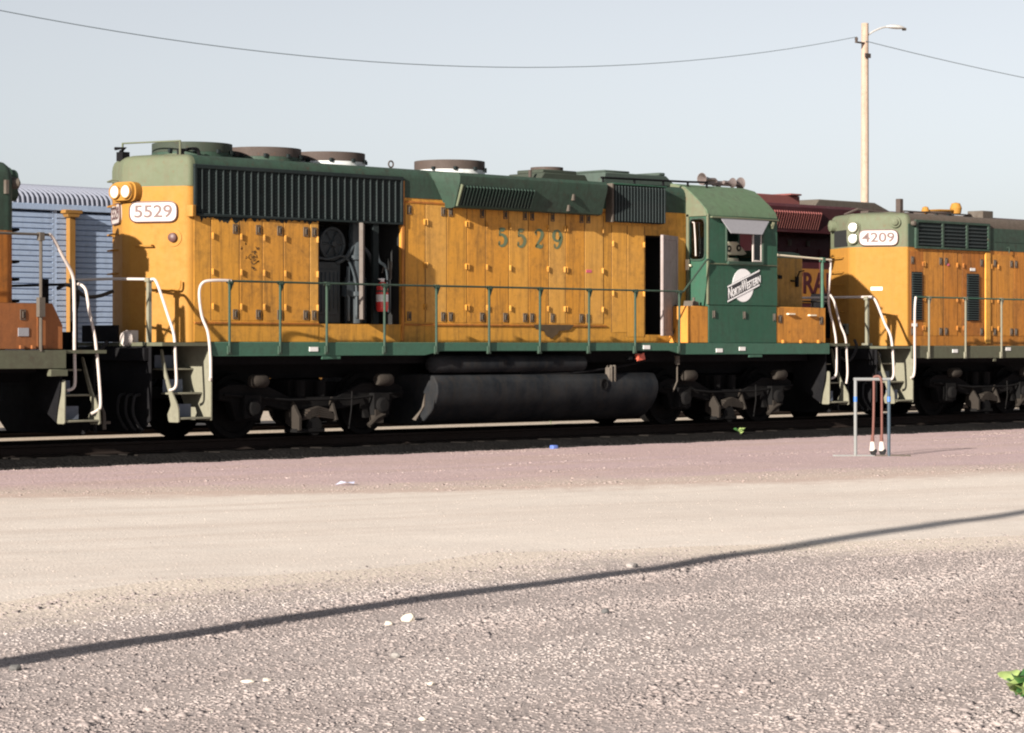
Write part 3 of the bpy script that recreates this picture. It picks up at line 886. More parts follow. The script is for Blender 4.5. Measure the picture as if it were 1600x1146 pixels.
b.tube([(-2.42 + .055 * math.cos(k * math.pi / 6), 0, 4.86 + .055 * math.sin(k * math.pi / 6)) for k in range(13)], .014, 6); b.cyl((-2.42, 0, 4.72), (-2.42, 0, 4.81), .014, 6)
part('lifting_ring', b, FANM, L1)
b = MB()
b.tube([(-7.55, -.72, 4.66), (-7.55, -.72, 4.93), (-7.70, .55, 4.95), (-7.70, .55, 4.66)], .018, 6)
part('roof_grab_rail', b, GEND, L1)
b = MB(); b.box(-7.86, -7.72, .34, .50, 4.66, 4.80); b.tube([(-7.84, .42, 4.80), (-7.84, .30, 4.86), (-7.84, .55, 4.86)], .03, 6)
part('roof_valve', b, BLACK, L1)
b = MB(); b.tube(spline([(-7.45, -.62, 4.78), (-7.32, -.66, 4.82), (-7.18, -.68, 4.82), (-7.14, -.68, 4.72)]), .025, 6); b.box(-7.5, -7.42, -.66, -.58, 4.7, 4.82)
part('roof_pipe', b, BLACK, L1)

# dynamic brake blister
b = MB()
prof = [(-.93, 4.69), (-1.30, 4.675), (-1.345, 4.62), (-1.335, 4.52), (-1.20, 4.10), (-1.13, 4.08), (-1.001, 4.30)]
tap = lambda z: (4.68 - z) / .58 * .36
b.loft([[(-2.46 + tap(z), max(y, -1.004), z) for y, z in prof]] + [[(x, y, z) for y, z in prof] for x in (-2.07, 1.62)] + [[(1.95 - tap(z) * .7, max(y, -1.004), z) for y, z in prof]])
bl = part('brake_blister', b, GRN, L1, .010, seg=2)
b = MB()
b.prism([(-1.332, 4.46), (-1.226, 4.13), (-1.19, 4.13), (-1.29, 4.46)], 'x', -2.02, -.26)
g_ = part('blister_grille', b, SOOT, L1, smooth=0)
b = MB(); P = [(-1.335, 4.48), (-1.38, 4.455), (-1.245, 4.11), (-1.21, 4.115)]
b.prism(P, 'x', -2.045, -2.018)
part('grille_edge', b, GEND, bl, smooth=0)
b = MB(); b.prism([(p[0] + 1.3, p[1] - 4.3) for p in [(-1.325, 4.465), (-1.372, 4.44), (-1.25, 4.13), (-1.22, 4.13)]], 'x', -.010, .010)
rep('blister_slat', b, GSLAT, g_, [(-1.975 + i * .0775, -1.3, 4.3) for i in range(23)], 0)
b = MB(); b.box(-.018, .018, -.03, .06, -.055, .055)
rep('blister_latch', b, DUSTY, bl, [(.76, -1.30, 4.37), (.70, -1.24, 4.18)], 0)
# inertial air intake box beside the cab
b = MB(); b.box(1.98, 3.42, -1.12, -.99, 3.99, 4.66)
ib = part('intake_box', b, SOOT, L1, .006, seg=1)
b = MB(); b.box(1.935, 1.982, -1.17, -1.0, 3.98, 4.68)
part('intake_edge', b, DUSTY, ib, .004, seg=1)
b = MB(); b.box(-.013, .013, -.045, 0, -.32, .32)
rep('slat', b, SLAT, ib, [(2.05 + i * .0835, -1.12, 4.325) for i in range(17)], 0)
b = MB(); b.box(1.99, 3.44, -1.165, -1.0, 4.665, 4.69)
part('intake_top', b, GCAB, ib, .004, seg=1)

# long hood end: number boards, headlight, class light, grab irons
A, d, n, FL = facet_frame(HX0, HW, PROW, -1, True)
number_board(L1, A, d, n, .41, 3.82, .80, .31, '5529', .27, 1.22)
A2, d2_, n2_, _ = facet_frame(HX0, HW, PROW, -1, False)
number_board(L1, A2, -d2_, n2_, -.42, 3.82, .80, .31, '5529', .27, 1.22)
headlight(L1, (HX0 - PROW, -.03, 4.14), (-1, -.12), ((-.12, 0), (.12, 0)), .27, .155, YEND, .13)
b = MB(); C = A + d * .74 + Vector((0, 0, 3.42))
rings = []
for (t, r) in ((0, .14), (.012, .14), (.014, .075), (.06, .07), (.075, .045), (.08, .005)):
    rings.append([tuple(C + n * t + d * (r * math.cos(k * math.pi / 10)) + Vector((0, 0, r * math.sin(k * math.pi / 10)))) for k in range(20)])
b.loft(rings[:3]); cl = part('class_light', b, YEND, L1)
b = MB(); b.loft(rings[2:]); part('class_lens', b, DIGIT, cl)
for z in (4.35, 3.95, 3.50, 3.25, 2.88):
    b = MB(); q0 = A2 + d2_ * .35 + Vector((0, 0, z)); q1 = A2 + d2_ * .80 + Vector((0, 0, z))
    b.tube(grab_iron(q0, q1, n2_ * .10), .014, 6)
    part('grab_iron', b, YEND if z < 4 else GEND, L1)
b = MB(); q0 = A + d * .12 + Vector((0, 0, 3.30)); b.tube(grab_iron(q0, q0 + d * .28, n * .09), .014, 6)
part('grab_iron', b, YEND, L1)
b = MB(); q0 = A + d * .45 + Vector((0, 0, 2.62)); b.tube(spline([tuple(q0 + n * .03), tuple(q0 + d * .3 + n * .08), tuple(q0 + d * .42 + n * .08), tuple(q0 + d * .44 + n * .07 + Vector((0, 0, .13)))]), .016, 6)
b.box(q0.x - .02, q0.x + .02, q0.y - .02, q0.y + .02, q0.z - .05, q0.z + .05)
part('brake_pipe_hook', b, YEND, L1)
b = MB(); b.prism([(-7.62, -.98), (-7.66, -1.01), (-7.60, -1.10), (-7.53, -1.09), (-7.50, -1.0)], 'z', 3.74, 3.92)
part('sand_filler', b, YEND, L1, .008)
# walkway, sill and underframe
b = MB(); P = [(-7.60, 1.80), (-7.60, 1.585), (-3.1, 1.585), (-2.72, 1.655), (3.05, 1.655), (3.4, 1.585), (7.82, 1.585), (7.82, 1.80)]
b.prism(P, 'y', -1.56, -1.52); b.prism(P, 'y', 1.52, 1.56)
b.box(-5.35, -4.95, -1.55, -1.52, 1.53, 1.584); b.box(5.35, 5.75, -1.55, -1.52, 1.53, 1.584)
sl_ = part('side_sill', b, SILL, L1, .006, seg=1)
b = MB(); b.box(-8.52, 8.52, -1.519, 1.519, 1.74, 1.795)
part('walkway_deck', b, SILLOLD, L1, smooth=0)
b = MB(); b.box(-8.4, 8.4, -.55, .55, 1.22, 1.738); b.box(-7.5, 7.7, -1.1, 1.1, 1.45, 1.735)
part('underframe', b, BLACK, L1, smooth=0)
b = MB(); b.box(-.09, .09, -.012, .002, -.035, .035)
rep('sill_sticker', b, STICK, L1, [(-5.54, -1.56, 1.69), (2.42, -1.56, 1.72), (4.46, -1.56, 1.66), (5.13, -1.56, 1.69)], 0)
make_truck(L1, -5.18); make_truck(L1, 5.18)
# fuel tank, reservoir, filler, gauge
b = MB()
P = [(-1.22, 1.27), (-1.40, 1.24), (-1.49, 1.10), (-1.50, .96), (-1.45, .80), (-1.34, .64), (-1.18, .50), (-1.0, .42), (1.0, .42), (1.34, .64), (1.49, .96), (1.40, 1.24), (1.22, 1.27)]
b.prism(P, 'x', -2.75, 2.83)
tk = part('fuel_tank', b, TANK, L1, .02, seg=2, smooth=50)
b = MB(); b.lathe((1.36, -1.495, 1.06), [(.0, -.004), (.075, -.004), (.08, -.02), (.10, -.02), (.105, .03)], 'y', 20)
part('fuel_gauge', b, TRUCKM, tk)
b = MB(); b.box(1.53, 1.72, -1.47, -1.36, 1.06, 1.36); b.box(1.56, 1.60, -1.49, -1.36, 1.0, 1.4); b.box(1.65, 1.69, -1.49, -1.36, 1.0, 1.4)
part('fuel_filler', b, DUSTY, tk, .01, seg=1)
b = MB(); b.prism([(-1.5, .95), (-1.42, .70), (-1.2, .52), (-1.28, .50), (-1.48, .74)], 'x', -3.05, -3.02)
part('tank_bracket', b, DUSTY, tk, smooth=0)
b = MB()
b.lathe((-2.70, -1.28, 1.44), [(.02, -.05), (.11, -.02), (.155, .03), (.16, .06), (.16, 3.62), (.155, 3.68), (.11, 3.73), (.02, 3.75)], 'x', 24)
part('air_reservoir', b, TANK, L1)
b = MB(); b.tube(spline([(-.6, -1.3, 1.28), (.4, -1.35, 1.25), (1.2, -1.35, 1.30), (2.2, -1.3, 1.4), (2.9, -1.2, 1.5)]), .025, 6); b.box(2.05, 2.14, -1.48, -1.40, 1.50, 1.56)
part('fuel_pipe', b, BLACK, L1)
b = MB(); b.box(2.25, 2.42, -1.5, -1.44, 1.50, 1.60); b.prism([(2.22, 1.47), (2.44, 1.50), (2.40, 1.62), (2.30, 1.58)], 'y', -1.52, -1.50)
part('emergency_cutoff', b, REDP, L1, smooth=0)
b = MB(); b.lathe((3.50, -1.36, 1.40), [(.0, 0), (.05, 0), (.05, .16), (0, .17)], 'z', 12); b.tube([(3.50, -1.36, 1.4), (3.5, -1.36, 1.1), (3.45, -1.3, .9)], .014, 6)
part('drain_valve', b, DUSTY, L1)

# handrails
ST = (-7.27, -6.25, -5.28, -4.03, -2.86, -1.62, -.38, .87, 2.09, 3.30)
stanchions(L1, ST, -1.585, 1.64, 2.735, GRN)
b = MB(); b.tube([(-7.25, -1.60, 2.74), (-4.0, -1.60, 2.735), (-1.0, -1.60, 2.74), (3.4, -1.60, 2.74), (4.05, -1.60, 3.33), (4.18, -1.57, 3.36)], .019, 6)
part('handrail', b, GRN, L1)
b = MB(); b.tube(spline([(-7.25, -1.60, 2.745), (-7.55, -1.56, 2.745), (-7.72, -1.50, 2.71), (-7.77, -1.47, 2.55), (-7.72, -1.47, 2.2), (-7.66, -1.54, 1.95), (-7.645, -1.58, 1.6), (-7.64, -1.585, 1.25)], 5), .022, 8)
b.tube([(-7.64, -1.585, 1.27), (-7.62, -1.55, 1.22)], .027, 8)
part('grab_rail', b, WHT, L1)
b = MB(); b.tube(spline([(-8.36, .95, 2.78), (-8.36, 0, 2.78), (-8.33, -.9, 2.76), (-8.33, -1.0, 2.76), (-8.31, -1.12, 2.70), (-8.27, -1.34, 2.2), (-8.25, -1.46, 1.9), (-8.25, -1.50, 1.5), (-8.25, -1.52, 1.2), (-8.27, -1.50, 1.10), (-8.30, -1.42, 1.07)], 5), .022, 8)
part('end_rail', b, WHT, L1)
b = MB(); b.box(-.03, .03, -.03, .03, 0, 1.02); b.box(-.05, .05, -.05, .05, .98, 1.04)
rep('end_post', b, STEP, L1, [(-8.33, -.95, 1.74), (-8.36, .95, 1.76)])
# cables and boxes on the rear end
b = MB(); b.box(-8.56, -8.52, -.45, .45, 1.80, 2.06)
part('drop_step', b, BLACK, L1, smooth=0)
b = MB(); b.box(-8.50, -8.36, -.72, -.60, 1.76, 1.98); b.lathe((-8.52, -.66, 1.85), [(.0, -.07), (.11, -.06), (.13, .0), (.09, .05), (0, .06)], 'x', 14)
part('cable_receptacle', b, WHT, L1)
end_steps(L1, -7.60, -1, 1.795, STEP); end_steps(L1, 7.85, 1, 1.795, STEP)
pilot(L1, -8.50, -1, 1.735); pilot(L1, 8.55, 1, 1.735)
coupler(L1, -8.5, -1); coupler(L1, 8.55, 1)

# cab
cabx0, cabx1, cy = 4.19, 6.21, 1.54
RP = [(-1.53, 4.17), (-1.49, 4.28), (-1.34, 4.43), (-1.12, 4.61), (-.97, 4.72), (-.7, 4.79), (-.3, 4.83)]
RP = RP + [(-p[0], p[1]) for p in reversed(RP)]
b = MB()
z0 = 2.51
b.box(cabx0, 4.69, -cy, -cy + .05, z0, 4.17); b.box(5.75, cabx1, -cy, -cy + .05, z0, 4.17)
b.box(4.691, 5.749, -cy, -cy + .05, z0, 3.33); b.box(4.691, 5.749, -cy, -cy + .05, 4.10, 4.17)
cab = part('cab_wall', b, GCAB, L1, smooth=0)
b = MB(); b.box(cabx0, 4.69, cy - .05, cy, z0, 4.17); b.box(5.75, cabx1, cy - .05, cy, z0, 4.17); b.box(4.691, 5.749, cy - .05, cy, z0, 3.33)
part('cab_wall', b, GCAB, L1, smooth=0)
b = MB()
b.box(cabx1 - .05, cabx1 - .001, -cy + .052, -.62, z0, 3.45); b.box(cabx1 - .05, cabx1 - .001, .62, cy - .052, z0, 3.45); b.box(cabx1 - .05, cabx1 - .001, -.62, .62, z0, 4.15)
b.box(cabx1 - .05, cabx1 - .001, -cy + .052, -1.40, 3.45, 4.15); b.box(cabx1 - .05, cabx1 - .001, 1.40, cy - .052, 3.45, 4.15)
part('cab_front', b, GCAB, cab, smooth=0)
b = MB()   # rear wall with a tall window each side of the hood
yw0, yw1 = -1.44, -1.07
b.box(cabx0 + .001, cabx0 + .05, -cy + .052, yw0, z0 - .6, 4.16); b.box(cabx0 + .001, cabx0 + .05, yw1, -HW + .0, z0 - .6, 4.16)
b.box(cabx0 + .001, cabx0 + .05, yw0, yw1, z0 - .6, 3.36); b.box(cabx0 + .001, cabx0 + .05, yw0, yw1, 4.10, 4.16)
part('cab_rear_wall', b, GCAB, cab, smooth=0)
b = MB(); b.box(cabx0 + .001, cabx0 + .05, HW, cy - .052, z0 - .6, 4.16)
part('cab_rear_wall', b, GCAB, cab, smooth=0)
b = MB(); b.prism(RP, 'x', cabx0 - .02, cabx1 + .03)
part('cab_roof', b, GROOF, cab, .012, smooth=40)
b = MB(); b.prism([(p[0] * .995, p[1] - .01) for p in RP], 'x', cabx0 - .030, cabx0 - .021); b.box(cabx0 - .03, cabx0 - .0, -1.545, -1.505, 2.52, 4.2); b.box(cabx0 - .03, cabx0 - .0, -1.07, -1.01, 2.52, 4.2)
part('cab_end_trim', b, GEND, cab, smooth=0)
b = MB()
P = round_poly([(yw0 - .015, 3.34), (yw1 + .015, 3.34), (yw1 + .015, 4.12), (yw0 - .015, 4.12)], .13, 5)
b.tube([(cabx0 - .005, p[0], p[1]) for p in P] + [(cabx0 - .005, P[0][0], P[0][1])], .02, 6)
wf = part('rear_window_frame', b, GRN, L1)
b = MB(); b.prism(P, 'x', cabx0 + .015, cabx0 + .021)
part('window_pane', b, GLASS, wf, smooth=0)
b = MB(); b.tube([(cabx0 - .03, -1.17, 4.05), (cabx0 - .045, -1.22, 4.04), (cabx0 - .04, -1.24, 3.75), (cabx0 - .035, -1.25, 3.42)], .014, 6)
part('wiper', b, WHT, wf)
b = MB(); b.box(cabx0 - .06, cabx0 - .031, -1.09, -1.02, 3.16, 3.36); b.cyl((cabx0 - .05, -1.15, 3.24), (cabx0 - .05, -1.05, 3.26), .02, 6)
part('lamp_bracket', b, CREAM, cab)
b = MB(); b.box(4.20, 6.2, -1.56, -1.541, 3.265, 3.285); b.box(4.22, 6.2, -1.60, -1.541, 4.125, 4.155)
part('rain_gutter', b, GEND, cab, .004, seg=1)
b = MB()
b.box(4.665, 4.70, -1.57, -1.535, 3.33, 4.10); b.box(5.735, 5.78, -1.57, -1.535, 3.31, 4.10); b.box(4.70, 5.735, -1.60, -1.535, 3.27, 3.33)
sw = part('side_window_frame', b, GRN, L1, .005, seg=1)
b = MB(); b.box(5.46, 5.50, -1.552, -1.53, 3.335, 4.09); b.box(5.70, 5.73, -1.552, -1.53, 3.335, 4.09); b.box(5.50, 5.70, -1.552, -1.53, 3.335, 3.365)
part('sash', b, WHT, sw, .004, seg=1)
b = MB(); b.box(5.50, 5.70, -1.543, -1.538, 3.365, 4.09)
part('window_pane', b, GLASS, sw, smooth=0)
b = MB()
P0 = [(4.49, -1.585, 4.125), (5.92, -1.585, 4.125), (5.60, -1.67, 3.85), (4.69, -1.67, 3.85)]
b.add(P0 + [(p[0], p[1] + .015, p[2] - .006) for p in P0], [(0, 1, 2, 3), (7, 6, 5, 4), (0, 4, 5, 1), (1, 5, 6, 2), (2, 6, 7, 3), (3, 7, 4, 0)])
part('sun_awning', b, AWN, cab, smooth=0)
b = MB(); b.box(5.98, 6.04, -1.60, -1.545, 4.02, 4.06); b.tube([(6.02, -1.56, 3.98), (6.03, -1.6, 4.1)], .03, 6)
part('mirror_bracket', b, GEND, cab)
b = MB(); b.box(4.25, 6.15, -1.48, 1.48, 2.45, 2.5); b.box(4.245, 4.255, -.98, .98, 2.5, 4.15)
part('cab_floor', b, INTD, cab, smooth=0)
b = MB()   # control stand seen through the open window, with two gauges
b.prism([(5.04, 3.60), (5.18, 3.72), (5.44, 3.72), (5.72, 3.50), (5.62, 3.47), (5.04, 3.47)], 'y', -1.20, -.85)
b.box(5.06, 5.50, -1.18, -.9, 3.34, 3.41); b.box(5.12, 5.30, -1.10, -.9, 3.41, 3.47); b.box(5.04, 5.36, -1.18, -.85, 2.51, 3.28)
cs = part('control_stand', b, CREAM, L1, .008, seg=1)
for x, z in ((5.17, 3.585), (5.46, 3.605)):
    b = MB(); b.lathe((x, -1.20, z), [(.0, -.012), (.04, -.012), (.04, -.02), (.062, -.02), (.062, .0)], 'y', 20)
    b.mi = 1; b.lathe((x, -1.213, z), [(.0, -.004), (.026, -.004), (.026, 0)], 'y', 14)
    part('gauge', b, [RUBBER, CREAM], cs)
b = MB(); b.box(4.7, 5.0, -.2, .3, 2.95, 3.06); b.box(4.62, 4.72, -.2, .3, 3.0, 3.6); b.cyl((4.85, .05, 2.5), (4.85, .05, 2.95), .05, 8)
part('cab_seat', b, INTG, cab, .02)
# railway emblem: white disc crossed by a slanting black bar
b = MB(); b.lathe((5.18, -1.5425, 2.885), [(.0, -.004), (.312, -.004), (.312, .003)], 'y', 48)
em = part('emblem', b, LOGOW, L1, smooth=0)
def slant(mb, u0, u1, v0, v1, y0, y1):
    sl = .345
    P = [(5.19 + u, 2.875 + u * sl + v) for u, v in ((u0, v0), (u1, v0), (u1, v1), (u0, v1))]
    mb.prism(P, 'y', y0, y1)
b = MB(); slant(b, -.47, .47, -.155, .155, -1.551, -1.5465)
part('emblem_bar', b, LOGOB, em, smooth=0)
b = MB(); slant(b, -.47, .47, -.150, -.122, -1.555, -1.5515); slant(b, -.47, .47, .122, .150, -1.555, -1.5515)
part('emblem_line', b, LOGOW, em, smooth=0)
xx = -.45
for word, sz, wd in (('N', .235, .10), ('ORTH', .165, .27), ('W', .235, .14), ('ESTERN', .165, .40)):
    me = text_mesh(word, sz * 1.35, LOGOW, 'emblem_letters', 'LEFT', .0015, .004)
    xs_ = [v.co.x for v in me.vertices]; ys_ = [v.co.y for v in me.vertices]
    k = wd / (max(xs_) - min(xs_)); kz = sz * .86 / (max(ys_) - min(ys_))
    for v in me.vertices:
        v.co.x = (v.co.x - min(xs_)) * k; v.co.y = (v.co.y - min(ys_)) * kz
    place_text(me, 'emblem_letters', (5.19 + xx, -1.5545, 2.875 + xx * .345 - .100), (1, 0, 0), (0, 0, 1), em, 1, 1, .345)
    xx += wd + .012

# battery boxes along the walkway, short hood and its fittings
b = MB(); b.box(4.195, 6.205, -1.53, 1.53, 1.80, 2.505)
bx = part('battery_box', b, GCAB, L1, .006, seg=1)
b = MB()
b.box(-.035, -.02, -.012, 0, -.07, .07); b.box(.02, .035, -.012, 0, -.07, .07); b.box(-.02, .02, -.012, 0, .055, .07); b.box(-.008, .008, -.03, 0, -.05, .07)
rep('latch', b, DUSTY, bx, [(4.34, -1.53, 2.33), (5.23, -1.53, 2.32), (6.13, -1.53, 2.29)], 0)
b = MB(); b.box(3.66, 4.19, -1.52, -1.02, 1.80, 2.48)
by = part('equipment_box', b, YOLD[2], L1, .008, seg=1)
b = MB(); b.prism([(3.86, 2.48), (4.02, 2.48), (4.0, 2.56), (3.88, 2.58)], 'y', -1.45, -1.2); b.cyl((3.92, -1.4, 2.56), (3.92, -1.4, 2.64), .025, 8)
part('box_fitting', b, DUSTY, by)
b = MB(); b.box(6.215, 7.74, -1.52, 1.52, 1.80, 2.49)
by = part('equipment_box', b, YOLD[2], L1, .008, seg=1)
b = MB(); b.box(-.10, .10, -.06, 0, -.015, .012)
rep('box_handle', b, CREAM, by, [(6.62, -1.52, 2.36), (7.28, -1.52, 2.34)], 0)
b = MB(); b.box(-.03, .03, -.05, .02, 0, .06)
rep('box_hinge', b, YOLD[2], by, [(6.40, -1.52, 1.80), (6.95, -1.52, 1.80), (7.5, -1.52, 1.80)], 0)
rep('latch', LATCH, DUSTY, by, [(6.32, -1.52, 2.26), (7.60, -1.52, 2.24)], 0)
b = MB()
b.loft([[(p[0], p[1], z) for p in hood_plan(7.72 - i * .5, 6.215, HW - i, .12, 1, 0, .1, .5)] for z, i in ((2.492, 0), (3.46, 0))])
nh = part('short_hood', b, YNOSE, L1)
b = MB()
b.loft([[(p[0], p[1], z) for p in hood_plan(7.72 - i * .5, 6.215, HW - i, .12, 1, 0, .1, .5)] for z, i in ((3.461, 0), (3.52, .02), (3.56, .07), (3.585, .16))])
part('short_hood_roof', b, GROOF, nh)
b = MB(); b.box(7.44, 7.50, -1.05, -1.0, 2.9, 3.1); b.box(7.30, 7.46, -1.04, -1.0, 3.0, 3.03); b.box(6.9, 7.0, -1.03, -1.0, 3.05, 3.12); b.tube([(7.46, -1.05, 3.1), (7.46, -1.1, 3.2), (7.6, -1.1, 3.22)], .015, 6)
part('hood_latch', b, BLACK, nh, smooth=0)
b = MB(); b.tube([(6.22, -1.50, 3.485), (7.95, -1.50, 3.43)], .02, 6); b.lathe((6.215, -1.5, 3.485), [(.0, 0), (.045, 0), (.045, .02), (0, .02)], 'x', 10)
part('nose_rail', b, CREAM, L1)
b = MB(); b.tube([(7.70, -1.47, 1.80), (7.70, -1.47, 3.42)], .03, 8); b.box(7.66, 7.74, -1.52, -1.43, 3.38, 3.47)
part('stanchion', b, SILL, L1)
b = MB(); b.tube(spline([(7.96, -1.47, 3.43), (7.97, -1.46, 3.2), (7.96, -1.42, 2.75), (8.02, -1.40, 2.45), (8.10, -1.45, 2.1), (8.13, -1.48, 1.8), (8.12, -1.50, 1.3), (8.10, -1.48, 1.15), (7.98, -1.46, 1.10)], 5), .022, 8)
part('grab_rail', b, WHT, L1)
b = MB(); b.tube(spline([(8.30, -1.2, 2.76), (8.34, -1.28, 2.6), (8.40, -1.36, 2.2), (8.47, -1.45, 1.9), (8.48, -1.48, 1.5), (8.47, -1.5, 1.2), (8.43, -1.5, 1.0)], 5), .021, 8)
part('grab_rail', b, WHT, L1)

# air horn cluster
b = MB()
hz = 4.93; hx, hy = 6.42, .1
b.box(hx - .5, hx + .55, hy - .03, hy + .03, hz - .04, hz + .02); b.box(hx - .04, hx + .04, hy - .04, hy + .04, 4.8, hz)
hb = part('horn', b, HORNM, L1, .008, seg=1)
for (dx, dy, dirx, ln, rr, dz) in ((-.28, -.10, -1, .34, .12, .06), (-.05, .12, -1, .26, .085, .04), (.05, -.14, 1, .22, .10, .02), (.18, .10, -1, .2, .08, .03), (.20, -.10, 1, .36, .125, .02)):
    t = MB(); s = dirx
    t.lathe((hx + dx, hy + dy, hz + dz), [(.035, -s * .06), (.035, 0), (.03, s * ln * .3), (.05, s * ln * .65), (.08, s * ln * .88), (rr, s * ln), (rr * .9, s * ln), (.05, s * ln * .7), (.01, s * ln * .5)], 'x', 16)
    part('horn_bell', t, HORNM, hb)
b = MB(); b.box(6.22, 6.42, .4, 1.2, 4.66, 4.86)
part('number_box', b, BLACK, cab, .02)

# ================================================================ trailing locomotive, number 4209, cut by the right edge
L2X = 18.41
L2 = thing('locomotive', 'orange and green locomotive numbered 4209, cut off by the right edge of the photo', 'locomotive', (L2X, 0, 0))
HX = 11.17; P2 = .55; Z2S = 3.79; Z2T = 4.50; XE = 26.2
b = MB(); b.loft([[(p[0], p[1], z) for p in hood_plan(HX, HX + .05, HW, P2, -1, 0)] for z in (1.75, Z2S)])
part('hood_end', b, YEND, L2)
b = MB(); b.box(HX + .05, XE, -HW, HW, 1.75, Z2S)
part('hood_side', b, YOLD[0], L2, smooth=0)
b = MB(); hood_roof(b, HX, HX + .11, HW, P2, -1, Z2S, Z2T, .20)
part('hood_end_cap', b, GEND, L2, smooth=40)
b = MB(); hood_roof_mid(b, HX + .111, XE, HW, Z2S, Z2T, .20)
part('hood_roof', b, ROOFB, L2, smooth=40)
b = MB(); b.box(HX + .02, XE, -HW - .006, -HW + .01, Z2S, 4.27)
part('green_band', b, GRN, L2, smooth=0)
A, d, n, FL = facet_frame(HX, HW, P2, -1, True)
number_board(L2, A, d, n, .46, 3.98, .80, .32, '4209', .27, 1.25)
headlight(L2, (HX - P2 + .02, -.03, 4.085), (-1, -.3), ((0, .118), (0, -.118)), .15, .26, GEND, .07)
for u, z in ((.80, 4.30),):
    b = MB(); C = A + d * u + Vector((0, 0, z)); rings = []
    for (t, r) in ((0, .12), (.05, .115), (.06, .07), (.10, .065), (.12, .01)):
        rings.append([tuple(C + n * t + d * (r * math.cos(k * math.pi / 8)) + Vector((0, 0, r * math.sin(k * math.pi / 8)))) for k in range(16)])
    b.loft(rings); part('class_light', b, GEND, L2)
A2, d2_, n2_, _ = facet_frame(HX, HW, P2, -1, False)
b = MB(); C = A2 + d2_ * .42 + Vector((0, 0, 3.99))
def quadbox(mb, C, d, n, hw_, hh_, t0, t1):
    v = [tuple(C + d * sx * hw_ + Vector((0, 0, sz * hh_)) + n * t) for t in (t0, t1) for (sx, sz) in ((-1, -1), (1, -1), (1, 1), (-1, 1))]
    mb.add(v, [(0, 1, 2, 3), (7, 6, 5, 4), (0, 4, 5, 1), (1, 5, 6, 2), (2, 6, 7, 3), (3, 7, 4, 0)])
quadbox(b, C, d2_, n2_, .37, .17, -.02, .012)
part('empty_number_box', b, INTD, L2, smooth=0)
b = MB(); C = A2 + d2_ * .8 + Vector((0, 0, 4.27)); b.tube([tuple(C), tuple(C + n2_ * .10), tuple(C + n2_ * .14)], [.13, .12, .02], 12)
part('class_light', b, GEND, L2)
for z in (3.60, 3.30, 3.02, 2.72, 2.45):
    b = MB(); q0 = A2 + d2_ * .25 + Vector((0, 0, z)); q1 = A2 + d2_ * .85 + Vector((0, 0, z))
    b.tube(grab_iron(q0, q1, n2_ * .10 + Vector((0, 0, .0))), .013, 6)
    part('grab_iron', b, YEND, L2)
b = MB(); C = A + d * .42 + Vector((0, 0, 2.93)); quadbox(b, C, d, n, .12, .035, -.01, .008)
part('end_sticker', b, STICK, L2, smooth=0)
b = MB(); C = A2 + d2_ * .12 + Vector((0, 0, 2.10)); quadbox(b, C, d2_, n2_, .12, .11, -.01, .05)
b.mi = 1; quadbox(b, C, d2_, n2_, .075, .07, .051, .056)
part('jumper_box', b, [STEP, INTD], L2, smooth=0)
# side: shutters, louvres, doors
b = MB(); b.box(11.44, 14.06, -HW - .02, -HW, 3.80, 4.31)
sh = part('radiator_shutter', b, SOOT, L2, smooth=0)
b = MB()
b.box(11.40, 14.10, -HW - .05, -HW, 4.31, 4.36); b.box(11.40, 14.10, -HW - .05, -HW, 3.765, 3.81); b.box(11.40, 11.49, -HW - .05, -HW, 3.81, 4.31); b.box(14.02, 14.10, -HW - .05, -HW, 3.81, 4.31)
for x in (12.37, 13.25): b.box(x - .035, x + .035, -HW - .05, -HW, 3.81, 4.31)
part('shutter_frame', b, GRN, sh, .006, seg=1)
b = MB(); b.box(-1.3, 1.3, -.02, 0, -.012, .012)
rep('shutter_slat', b, SLAT, sh, [(12.75, -HW - .02, 3.86 + i * .075) for i in range(6)], 0)
b = MB(); b.lathe((11.30, -1.02, 4.28), [(.0, -.09), (.05, -.08), (.05, 0), (.0, .0)], 'y', 10)
part('side_lamp', b, DUSTY, L2)
d4 = [(11.24, 11.72, 1.95, 3.72, 1, 1), (11.72, 12.42, 1.95, 3.72, -1, 0), (12.44, 12.95, 1.95, 3.72, 1, 2), (13.12, 13.92, 1.95, 3.72, -1, 1), (14.16, 14.42, 1.95, 3.72, -1, 0), (14.42, 15.05, 1.95, 3.72, -1, 1), (15.05, 15.75, 1.95, 3.72, 1, 0), (15.75, 16.5, 1.95, 3.72, -1, 2)]
door_row(L2, d4, -HW, YOLD, (3.45, 2.72, 2.12), (3.52, 2.05))
b = MB(); b.box(13.96, 14.14, -HW - .03, -HW + .01, 1.80, 3.74)
part('hood_post', b, YDOOR[2], L2, .005, seg=1)
for x0, x1 in ((11.30, 11.66), (13.28, 13.72)):
    b = MB(); b.box(x0, x1, -HW - .017, -HW, 2.28, 3.28)
    lv = part('louvre_vent', b, SOOT, L2, smooth=0)
    s = MB(); hw_ = (x1 - x0) / 2 - .01
    s.add([(-hw_, 0, .016), (hw_, 0, .016), (hw_, -.028, -.010), (-hw_, -.028, -.010), (-hw_, 0, -.012), (hw_, 0, -.012)], [(0, 1, 2, 3), (3, 2, 5, 4), (0, 3, 4), (1, 5, 2)])
    rep('louvre_blade', s, SLAT, lv, [((x0 + x1) / 2, -HW - .017, 2.31 + i * .049) for i in range(20)], 0)
b = MB(); b.box(13.40, 13.58, -HW - .02, -HW - .013, 3.34, 3.40); b.box(11.30, 11.48, -HW - .02, -HW - .013, 2.15, 2.21)
part('sticker', b, STICK, L2, smooth=0)
b = MB(); b.box(12.56, 12.63, -HW - .02, -HW - .013, 3.43, 3.48)
part('sticker', b, PINK, L2, smooth=0)
